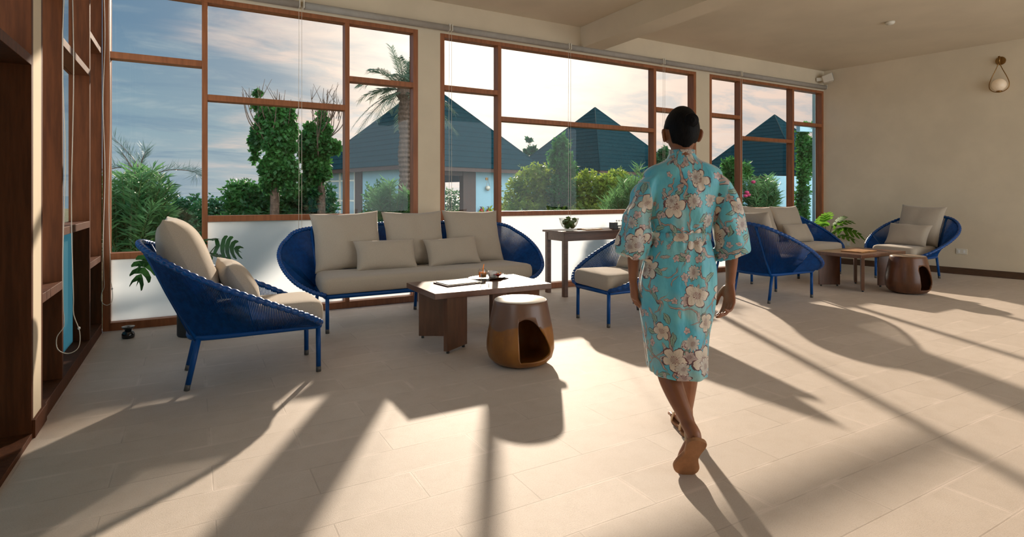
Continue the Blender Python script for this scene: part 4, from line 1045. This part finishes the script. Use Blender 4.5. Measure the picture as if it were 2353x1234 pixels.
bush('climbing_plant', 'green climber hanging from the pergola beam outside the rightmost pane', 'climber', None, [blob(1843, 12.2, 330, pxr(12, 12), pxr(40, 12)), blob(1846, 12.2, 385, pxr(14, 12), pxr(40, 12)), blob(1856, 12.2, 292, pxr(18, 12), pxr(7, 12)), blob(1862, 12.2, 360, pxr(9, 12), pxr(45, 12)), blob(1845, 12.2, 470, pxr(14, 12), pxr(70, 12))], 4200, .09, .05, M['leaf'], 53, stems=2, shell=.5)

# ================================================================ THE PERSON (local x = right, y = walking direction)
def robemat():
    m = bpy.data.materials.new('floral_satin'); m.use_nodes = True; t = NT(m.node_tree); p = t.n['Principled BSDF']
    at_ = t.node('ShaderNodeAttribute'); at_.attribute_name = 'pat'; co = X(t, at_.outputs['Vector'])
    dst = t.noise(co, 22, 3, .6, out=1)
    cw = t.vmath('ADD', co, t.vmath('MULTIPLY', t.vmath('SUBTRACT', dst, (.5, .5, .5)), (.03, .03, 0)))
    def vor(scale, off):
        n = t.node('ShaderNodeTexVoronoi', voronoi_dimensions='2D', feature='F1'); sc = t.vmath('ADD', t.vmath('MULTIPLY', cw, (scale, scale, 0)), (off, off*1.7, 0))
        t.set(n.inputs['Vector'], sc); n.inputs['Scale'].default_value = 1; n.inputs['Randomness'].default_value = .78
        loc = t.vmath('SUBTRACT', sc, X(t, n.outputs['Position'])); lx, ly, _ = t.sep(loc); r_, g_, b_ = t.sep(X(t, n.outputs['Color']))
        return lx, ly, r_, g_, b_
    base = t.mix(t.smooth(t.noise(co, 7, 2), .35, .65), srgb(84, 186, 212), srgb(118, 206, 218))
    base = t.mix(t.smooth(t.noise(t.vmath('ADD', co, (3, 5, 0)), 4.5, 2), .52, .68)*.6, base, srgb(176, 196, 184))
    col = base
    maroon = srgb(96, 38, 48); cream = srgb(232, 218, 200); pale = srgb(214, 206, 196)
    # branches
    def branch(col, sx_, sy_, amp, off, width, c):
        x, y, _ = t.sep(co)
        v = x*sx_+y*sy_+off+(t.noise(t.vmath('ADD', co, (off, off, 0)), 5, 3, .6)-.5)*amp
        fr = t.math('ABSOLUTE', t.math('FRACT', v)-.5); msk = t.smooth(t.noise(t.vmath('ADD', co, (off*3, 1.3, 0)), 6, 1), .46, .52)
        inn = fr.lt(width)*msk; ou = fr.lt(width*1.7)*msk
        col = t.mix(ou*.85, col, maroon); return t.mix(inn*.9, col, t.mix(t.noise(co, 60, 2), srgb(150, 92, 86), cream))
    col = branch(col, 1.6, 3.2, .8, .3, .014, cream); col = branch(col, -2.4, 3.0, .9, .71, .012, cream)
    col = branch(col, 4.0, 1.2, .9, .15, .016, cream); col = branch(col, 3.4, -2.2, 1.1, .5, .010, pale)
    # leaves
    def leaves(col, sc, off, a_, b_2, thr, cin):
        lx, ly, r_, g_, bb = vor(sc, off); an = r_*6.283; c_ = t.math('COSINE', an); s_ = t.math('SINE', an)
        u = lx*c_+ly*s_; w = ly*c_-lx*s_
        uu = u*(1/a_); wid = (1.0-uu*uu)*b_2; on = g_.gt(thr)
        ins = t.math('ABSOLUTE', w).lt(wid)*on; core = t.math('ABSOLUTE', w).lt(wid*.74)*on; vein = t.math('ABSOLUTE', w).lt(.012)*ins; rib = t.math('FRACT', (u-t.math('ABSOLUTE', w))*11).lt(.22)*ins
        col = t.mix(ins*.85, col, srgb(72, 60, 64)); col = t.mix(core, col, cin); return t.mix(t.math('MAXIMUM', vein, rib*.55)*.8, col, srgb(88, 76, 72))
    col = leaves(col, 11, 4.2, .34, .15, .35, srgb(150, 186, 168)); col = leaves(col, 15, 9.7, .33, .13, .45, srgb(206, 198, 190))
    # blossoms
    def bloom(col, sc, off, npet, R_, thr, cin, stam):
        lx, ly, r_, g_, bb = vor(sc, off); rr_ = t.math('SQRT', lx*lx+ly*ly); an = t.math('ARCTAN2', ly, lx)+r_*6.283
        pet = t.math('POWER', t.math('ABSOLUTE', t.math('COSINE', an*(npet/2))), .55); sz = (bb*.45+.62)*R_
        edge = (pet*.52+.48)*sz; on = g_.gt(thr)
        ins = rr_.lt(edge)*on; core = rr_.lt(edge*.90)*on
        col = t.mix(ins*.9, col, maroon); c = t.mix(t.smooth(rr_/sz, .1, .9), tuple(x*.78 for x in cin), cin)
        ray = t.math('ABSOLUTE', t.math('SINE', an*npet*1.5)).lt(.16)*t.smooth(rr_/sz, .75, .35)
        c = t.mix(ray*.55, c, srgb(150, 110, 110)); col = t.mix(core, col, c)
        st = rr_.lt(sz*.30)*on*t.math('ABSOLUTE', t.math('SINE', an*7)).lt(.55); return t.mix(st*.9, col, stam)
    col = bloom(col, 16, 2.3, 5, .30, .62, srgb(222, 196, 192), maroon)
    col = bloom(col, 11.5, 12.4, 7, .38, .72, srgb(206, 186, 180), srgb(96, 30, 40))
    col = bloom(col, 7.4, 5.9, 5, .47, .50, cream, srgb(120, 44, 52))
    col = bloom(col, 9.5, 21.4, 11, .40, .68, pale, srgb(110, 36, 46))
    t.set(p.inputs['Base Color'], col); p.inputs['Roughness'].default_value = .42; p.inputs['Specular IOR Level'].default_value = .45; p.inputs['Sheen Weight'].default_value = .25
    t.set(p.inputs['Normal'], t.bump(t.noise(t.vmath('MULTIPLY', t.coord(), (1, 1, .45)), 13, 3), .55, .03)); return m
M['robe'] = robemat()
def skincol(t):
    return t.mix(t.smooth(t.noise(t.coord(), 8, 3), .35, .7), srgb(138, 88, 60), srgb(158, 104, 74))
M['skin'] = mat('skin', rough=.42, colf=skincol, bumpf=fine(240, .1, .001)); pn = M['skin'].node_tree.nodes['Principled BSDF']
pn.inputs['Subsurface Weight'].default_value = .12; pn.inputs['Subsurface Radius'].default_value = (.02, .008, .004)
M['hair'] = mat('black_hair', rough=.6, spec=.12, colf=vary((.005, .0045, .005), .3, 40, (3, 3, .3)), bumpf=lambda t: t.bump(t.noise(t.vmath('MULTIPLY', t.coord(), (60, 60, 8)), 4, 3), .5, .004))
M['sole'] = mat('tan_sole', rough=.55, colf=vary(srgb(176, 124, 84), .10, 14))
M['strap'] = mat('pale_strap', rough=.5, base=srgb(232, 204, 168))
M['eye'] = mat('eye_white', rough=.2, base=(.7, .68, .65)); M['iris'] = mat('dark_iris', rough=.15, base=(.02, .012, .008))
M['lips'] = mat('lips', rough=.4, base=srgb(128, 62, 54))
person = empty('person', (.79*CN+2.62*SN, 2.62*CN-.79*SN, 0), -YAW)
tag(person, 'person seen from behind in a turquoise floral robe, walking away across the sunlit floor', 'person')

def remesh(mb, name, m, parent, vox, smooth_it=4, sub=0):
    o = mb.build(name, m, None); r = o.modifiers.new('r', 'REMESH'); r.mode = 'VOXEL'; r.voxel_size = vox; r.use_smooth_shade = True
    s_ = o.modifiers.new('s', 'SMOOTH'); s_.factor = .5; s_.iterations = smooth_it; bake(o)
    o.data.materials.clear(); o.data.materials.append(m); o.data.polygons.foreach_set('use_smooth', [True]*len(o.data.polygons)); o.parent = parent; return o
def limb(mb, pts, rad, n=16, sub=6, flat=None):
    """tapered limb through joints, radii interpolated smoothly"""
    P = cr([tuple(p)+(0,) if len(p) == 2 else p for p in pts], sub); Rr = cr([(r, 0, 0) for r in rad], sub); mb.tube(P, [q.x for q in Rr], n, flat=flat)
    mb.ball(tuple(P[0]), Rr[0].x, n, 8); mb.ball(tuple(P[-1]), Rr[-1].x, n, 8)
# ---- body: one voxel-fused surface
B_ = MB()
def ering(cx, cy, z, hx, hy, n=28, p=2.3):
    o = []
    for k in range(n):
        a = 2*math.pi*k/n; c, s = math.cos(a), math.sin(a)
        o.append((cx+hx*math.copysign(abs(c)**(2/p), c), cy+hy*math.copysign(abs(s)**(2/p), s), z))
    return o
B_.rings([ering(0, .0, z, hx, hy) for z, hx, hy in ((.78, .12, .09), (.86, .145, .105), (.96, .12, .09), (1.05, .108, .075), (1.15, .125, .09), (1.25, .145, .09), (1.31, .13, .075), (1.345, .08, .06))])
limb(B_, [(0, -.005, 1.30), (0, .0, 1.37), (.0, .012, 1.44)], [.062, .052, .050])
# head
HX, HY, HZ = 0.0, .015, 1.498
def head_pt(a, ph, k=1.0):
    x = math.sin(ph)*math.cos(a); y = math.sin(ph)*math.sin(a); z = math.cos(ph)
    rx, ry, rz = .075, .093, .112
    if z < 0: rx *= 1-.22*(-z); ry *= 1-.10*(-z)
    yy = y*ry
    if y > 0: yy = yy*.93
    return Vector((HX+x*rx*k, HY+yy*k, HZ+z*rz*k))
vs = []; nn, mm = 32, 22
rings = [[tuple(head_pt(2*math.pi*k/nn, math.pi*i/mm)) for k in range(nn)] for i in range(1, mm)]
B_.rings(rings)
# brow, nose, cheek, chin, jaw
B_.ball((HX, HY+.083, HZ-.008), (.011, .016, .024), 10, 8); B_.ball((HX, HY+.092, HZ-.030), (.015, .013, .010), 10, 8)
B_.ball((HX, HY+.055, HZ-.085), (.032, .028, .022), 12, 8); B_.ball((HX, HY+.072, HZ-.058), (.022, .014, .012), 12, 8)
for s in (-1, 1):
    B_.ball((HX+s*.030, HY+.070, HZ+.026), (.022, .013, .008), 10, 8); B_.ball((HX+s*.040, HY+.058, HZ-.030), (.022, .02, .02), 10, 8)
    # ear: rim and lobe
    ec = [(s*.074, .010, .012), (s*.086, -.006, .020), (s*.090, -.016, .008), (s*.087, -.014, -.012), (s*.079, -.002, -.030), (s*.074, .008, -.022)]
    limb(B_, [(HX+x, HY+y, HZ-.012+z) for x, y, z in ec], [.006, .007, .0075, .007, .008, .006], 8, 4)
    B_.ball((HX+s*.078, HY-.002, HZ-.014), (.008, .012, .022), 10, 8)
# legs: left is the trailing (near) leg, right the leading one
limb(B_, [(-.075, .0, .83), (-.080, .03, .66), (-.078, .0, .50), (-.082, -.055, .405), (-.068, -.115, .33), (-.036, -.19, .235)], [.072, .058, .048, .052, .045, .030])
limb(B_, [(.066, .0, .83), (.056, .07, .66), (.060, .120, .48), (.064, .112, .38), (.076, .16, .27), (.090, .225, .13)], [.072, .056, .046, .048, .042, .029])
# trailing foot, heel lifted and toes bent on the ground
FT = dict(toe=Vector((-.045, -.165, .022)), ball=Vector((-.042, -.190, .050)), heel=Vector((-.018, -.258, .175)))
limb(B_, [(-.038, -.195, .225), (-.024, -.232, .195), (-.020, -.236, .165)], [.030, .031, .029])
limb(B_, [(-.022, -.222, .175), (-.030, -.190, .12), (-.040, -.168, .070), (-.040, -.155, .04)], [.028, .031, .033, .026], flat=.75)
for k in range(5):
    x = -.066+k*.0135; L_ = (.030, .034, .036, .040, .048)[k]; limb(B_, [(x, -.165, .052), (x, -.148, .034), (x, -.150+L_*.9, .022)], [.0095 if k < 4 else .013]*2+[.0085 if k < 4 else .012], 8, 3)
# leading foot flat
limb(B_, [(.090, .225, .13), (.090, .222, .075), (.088, .212, .045)], [.029, .030, .026])
limb(B_, [(.089, .235, .060), (.090, .30, .055), (.093, .37, .038)], [.029, .030, .026])
for k in range(5):
    x = .060+k*.0155; x2 = x+.002*k; L_ = (.050, .042, .038, .034, .028)[k]; limb(B_, [(x, .375, .036), (x2, .385+L_*.5, .034), (x2, .385+L_, .026)], [.013 if k == 0 else .0095, .011 if k == 0 else .0085, .010 if k == 0 else .008], 8, 3)
# arms
def hand(mb, wrist, fwd, palmn, thumb_dir, size=1.0, curl=(30, 34, 38, 44), tcurl=20):
    """fwd: wrist to knuckles, palmn: out of the palm, thumb_dir: towards the thumb side"""
    f = Vector(fwd).normalized(); p = Vector(palmn); p = (p-f*p.dot(f)).normalized(); s = f.cross(p).normalized()
    if s.dot(Vector(thumb_dir)) < 0: s = -s
    W_ = Vector(wrist); S_ = size
    def Q(a, b, c): return W_+(f*a+s*b+p*c)*S_
    rings = []
    for a, hb, hc in ((-.012, .022, .018), (.01, .026, .017), (.035, .034, .016), (.062, .038, .014), (.082, .038, .012), (.090, .034, .009)):
        rings.append([tuple(Q(a, hb*math.cos(2*math.pi*k/16), hc*math.sin(2*math.pi*k/16))) for k in range(16)])
    mb.rings(rings)
    for k in range(4):
        b0 = .029-.0195*k; ln = (.040, .045, .042, .033)[k]; r0 = (.0092, .0095, .009, .008)[k]; a = .085-(.004 if k in (0, 3) else 0); pos = Vector((a, b0, 0)); an = 0; pts = [tuple(Q(*pos))]
        for j, sg in enumerate((1.0, .66, .50)):
            an += R(curl[k])*(.55 if j == 0 else 1.0); pos = pos+Vector((math.cos(an), -.03*k+.03, math.sin(an)))*ln*sg; pts.append(tuple(Q(*pos)))
        limb(mb, [tuple(Q(a-.02, b0, 0))]+pts, [r0*1.05, r0, r0*.95, r0*.9, r0*.78], 10, 4)
    t0 = Vector((.022, .026, .004)); tp = [t0, t0+Vector((.026, .018, .010)), t0+Vector((.056, .024, .020)), t0+Vector((.080, .020, .030))]
    limb(mb, [tuple(Q(*q)) for q in tp], [.0135, .0115, .0095, .0078], 10, 4)
# right arm (image right): shoulder, elbow, wrist
limb(B_, [(.140, -.005, 1.255), (.188, -.010, 1.16), (.216, -.014, 1.03), (.224, -.010, .93), (.224, .005, .80)], [.036, .037, .035, .033, .0225], flat=.9)
hand(B_, (.224, .006, .790), (-.05, .02, -1), (-1.0, -.35, 0), (-.25, 1.0, 0), 1.0, (22, 30, 38, 46))
limb(B_, [(-.140, -.005, 1.255), (-.188, -.010, 1.16), (-.220, -.012, 1.03), (-.226, .0, .93), (-.224, .02, .815)], [.036, .037, .035, .033, .0225], flat=.9)
hand(B_, (-.224, .021, .805), (.10, .04, -1), (1.0, .15, 0), (.2, 1.0, 0), 1.0, (38, 46, 50, 54))
body = remesh(B_, 'body', M['skin'], person, .0042, 2)
for s in (-1, 1):
    q = MB(); q.ball((HX+s*.030, HY+.074, HZ+.010), (.0115, .008, .0062), 12, 8); e_ = q.build('eye', M['eye'], person)
    q = MB(); q.ball((HX+s*.030, HY+.0805, HZ+.010), (.0058, .0025, .0056), 10, 6); q.build('iris', M['iris'], e_)
q = MB(); q.ball((HX, HY+.084, HZ-.056), (.022, .006, .006), 12, 8); q.build('mouth', M['lips'], person)
# ---- hair: close cap pulled to a flat bun
hv = []; nn, mm = 48, 30
H_ = MB(); rings = []
for i in range(1, mm):
    ph = math.pi*.80*i/mm; ring = []
    for k in range(nn):
        a = 2*math.pi*k/nn; back_ = .5-.5*math.sin(a); lim = .34+.33*max(0, min(1, back_*1.35))+.07*max(0, -math.sin(a)*5-4)     # lower edge: forehead high, nape low
        if abs(math.cos(a)) > .80 and math.sin(a) > -.45: lim = min(lim, .47)
        p_ = min(ph, math.pi*lim); pt = head_pt(a, p_, 1.075 if p_ < math.pi*lim-.02 else 1.015); pt += Vector((mnoise.noise(pt*55)*.0012, mnoise.noise(pt*50+Vector((3, 1, 2)))*.0012, 0)); ring.append(tuple(pt))
    rings.append(ring)
H_.rings(rings)
hair = H_.build('hair', M['hair'], person)
bn = MB(); bc = Vector((.018, -.072, 1.54))
for k in range(3):
    rad = (.024, .016, .008)[k]; pts = [bc+Vector((math.cos(a)*rad, -.003-.005*k, math.sin(a)*rad)) for a in [2*math.pi*i/24 for i in range(24)]]; bn.tube(pts, .0095, 10, closed=True)
bn.ball(tuple(bc+Vector((0, 0.004, 0))), (.034, .018, .034), 18, 12); bn.build('hair_bun', M['hair'], hair)
# ---- robe
RB = MB()
tors = [(1.405, 0, .012, .056, .052), (1.372, 0, .006, .070, .062), (1.352, .0, .0, .108, .078), (1.335, .003, 0, .150, .090), (1.305, .003, 0, .176, .102), (1.25, .003, 0, .166, .110), (1.18, .002, 0, .150, .112), (1.10, -.002, 0, .142, .110), (1.05, -.006, 0, .134, .104), (1.015, -.010, 0, .128, .102), (.97, -.012, 0, .142, .112),
        (.90, -.016, 0, .160, .124), (.82, -.022, .003, .172, .132), (.74, -.025, .010, .171, .146), (.66, -.026, .018, .162, .158), (.58, -.028, .022, .147, .168), (.50, -.026, .024, .138, .176), (.44, -.024, .022, .133, .178), (.388, -.023, .020, .128, .178)]
T_ = cr([(z, cx, cy) for z, cx, cy, a, c in tors], 4); U_ = cr([(a, c, 0) for z, cx, cy, a, c in tors], 4)
RB.rings([ering(q[1], q[2], q[0], u[0], u[1], 40, 2.4) for q, u in zip(T_, U_)])
def sleeve(s, secs):
    RB.rings([[(cx+dx, cy+dy, z+dz) for dx, dy, dz in [(hx*math.cos(2*math.pi*k/30), hy*math.sin(2*math.pi*k/30), tl*math.cos(2*math.pi*k/30)) for k in range(30)]] for cx, cy, z, hx, hy, tl in secs])
sl_ = lambda s: None
sleeve(-1, [(-.10, 0, 1.325, .05, .07, .03), (-.152, -.002, 1.285, .060, .080, .034), (-.178, -.006, 1.225, .056, .084, .024), (-.202, -.01, 1.14, .058, .084, .012), (-.222, -.012, 1.05, .064, .082, .004), (-.228, -.012, .98, .074, .082, -.008), (-.232, -.010, .925, .083, .080, -.018), (-.233, -.010, .918, .078, .074, -.018)])
sleeve(1, [(.10, 0, 1.325, .05, .07, -.03), (.156, -.002, 1.285, .060, .080, -.034), (.184, -.006, 1.225, .056, .084, -.024), (.204, -.01, 1.14, .058, .084, -.012), (.214, -.012, 1.05, .066, .084, .0), (.222, -.012, .98, .075, .084, .014), (.228, -.010, .928, .083, .082, .026), (.229, -.010, .921, .078, .076, .026)])
robe = remesh(RB, 'robe', M['robe'], person, .0065, 7)
me = robe.data; nv = len(me.vertices); co = np.empty(nv*3); me.vertices.foreach_get('co', co); co = co.reshape(-1, 3)
nr = np.array([tuple(v.normal) for v in me.vertices])
zr = [t_[0] for t_ in tors][::-1]; hxr = [t_[3] for t_ in tors][::-1]; cxr = [t_[1] for t_ in tors][::-1]
hx = np.interp(co[:, 2], zr, hxr); cx = np.interp(co[:, 2], zr, cxr)
axz = np.array([.92, .98, 1.05, 1.13, 1.21, 1.275]); axx = np.array([.231, .225, .218, .205, .185, .151])
ax = np.interp(co[:, 2], axz, axx)
isl = (np.abs(co[:, 0]) > hx+cx*np.sign(co[:, 0])+.012) & (co[:, 2] < 1.26) & (co[:, 2] > .90)
an = np.arctan2(co[:, 0]-cx, -co[:, 1])
# folds: hanging vertical pleats under the belt, soft drag folds on back and sleeves
z = co[:, 2]
sk = np.clip((1.0-z)/.12, 0, 1)
amp = .0075*sk*(.45+.55*np.clip((z-.5)/.4, 0, 1))
fold = np.sin(an*7+z*3.0+1.2)*np.sin(an*3-z*6)*.9+np.sin(an*13+z*8)*.25
disp = amp*fold
gath = np.exp(-((z-1.015)/.05)**2)*.0045*np.sin(an*19+np.sin(z*30))
bk = np.clip((z-1.03)/.1, 0, 1)*(~isl)*.0045*(np.sin(an*5+z*22)+np.sin(an*2.3-z*31+1)*.8)
slf = isl*.0055*(np.sin(co[:, 2]*36+co[:, 0]*50+co[:, 1]*26)+.9*np.sin(np.arctan2(co[:, 0]-np.sign(co[:, 0])*ax, -co[:, 1])*5+z*9))
edge = np.clip((1.345-z)/.04, 0, 1)
co2 = co+nr*((disp+gath+bk+slf)*edge)[:, None]
me.vertices.foreach_set('co', co2.ravel())
pu = np.where(isl, np.sign(co[:, 0])*1.3+np.arctan2(co[:, 0]-np.sign(co[:, 0])*ax, -co[:, 1])*.085, an*.15)
att = me.attributes.new('pat', 'FLOAT_VECTOR', 'POINT'); att.data.foreach_set('vector', np.stack([pu, co[:, 2], np.zeros(nv)], 1).ravel()); me.update()
def pat(o, kx=.15, off=0):
    a = o.data.attributes.new('pat', 'FLOAT_VECTOR', 'POINT')
    for i, v in enumerate(o.data.vertices): a.data[i].vector = (math.atan2(v.co.x, -v.co.y)*kx+off, v.co.z, 0)
b = MB(); N_ = 56; outr = []
for z, gx_ in ((1.034, .003), (1.030, .007), (1.000, .007), (.996, .003)):
    outr.append([(x, y, zz) for x, y, zz in ering(-.010, 0, z, .128+gx_, .102+gx_, N_, 2.4)])
b.rings(outr, cap=False); o = b.build('belt', M['robe'], person); pat(o, .15, .4)
b = MB(); rg = []
for z, hx_, hy_ in ((1.345, .074, .064), (1.385, .060, .055), (1.412, .059, .054), (1.4125, .055, .050), (1.38, .056, .051), (1.345, .068, .058)):
    rg.append([(x, y+.008, zz-.0*y) for x, y, zz in ering(0, 0, z, hx_, hy_, N_, 2.1)])
b.rings(rg, cap=False); o = b.build('collar', M['robe'], person); pat(o, .1, .9)
# ---- sandals
def sole_outline(n=36):
    pts = [(0, -.5), (.20, -.47), (.27, -.36), (.22, -.12), (.24, .05), (.36, .25), (.36, .38), (.24, .48), (.02, .5), (-.20, .45), (-.31, .30), (-.28, .1), (-.20, -.1), (-.24, -.34), (-.18, -.46)]
    return cr([(x, y, 0) for x, y in pts], 3, True)
def sandal(name, heel, toe, upv, L_, wd, label, strap):
    H0, T0 = Vector(heel), Vector(toe); f = (T0-H0).normalized(); u_ = Vector(upv); u_ = (u_-f*u_.dot(f)).normalized(); s = f.cross(u_).normalized(); c = (H0+T0)/2
    O = sole_outline(); mk = lambda k, h_: [tuple(c+s*(p.x*wd*2*k)+f*(p.y*L_*(.98+.02*k))+u_*(h_+(.0 if h_ > -.5 else 0))) for p in O]
    b = MB(); b.rings([mk(.95, -.010), mk(1.0, -.006), mk(1.0, .004), mk(.96, .007)], smooth=False); o = b.build('sandal', M['sole'], person)
    if strap:
        for pts in strap: b = MB(); b.tube(cr(pts, 6), .0075, 8, flat=.6); b.build('strap', M['strap'], o)
    return o
sandal('sandal', (-.020, -.272, .185), (-.056, -.182, .012), (0, 1, .35), .215, .084, None,
       [[(-.052, -.232, .165), (-.046, -.205, .19), (-.030, -.195, .205), (-.010, -.205, .195), (-.000, -.232, .17)]])
sandal('sandal', (.088, .178, .012), (.098, .428, .012), (0, 0, 1), .262, .070, None,
       [[(.058, .235, .018), (.056, .215, .055), (.068, .188, .075), (.090, .180, .080), (.112, .190, .075), (.122, .218, .055), (.120, .24, .018)], [(.050, .36, .016), (.060, .345, .062), (.092, .34, .078), (.125, .35, .06), (.135, .36, .016)]])
# dark phone held in the left hand
root = empty('phone', tuple(person.matrix_basis @ Vector((-.185, .035, .735)))); root.rotation_euler = (R(70), R(14), -YAW+R(20)); tag(root, 'dark phone held in the left hand of the walking person', 'phone')
b = MB(); b.box((-.004, -.035, -.06), (.004, .035, .06)); b.build('phone_case', M['black'], root, .002)
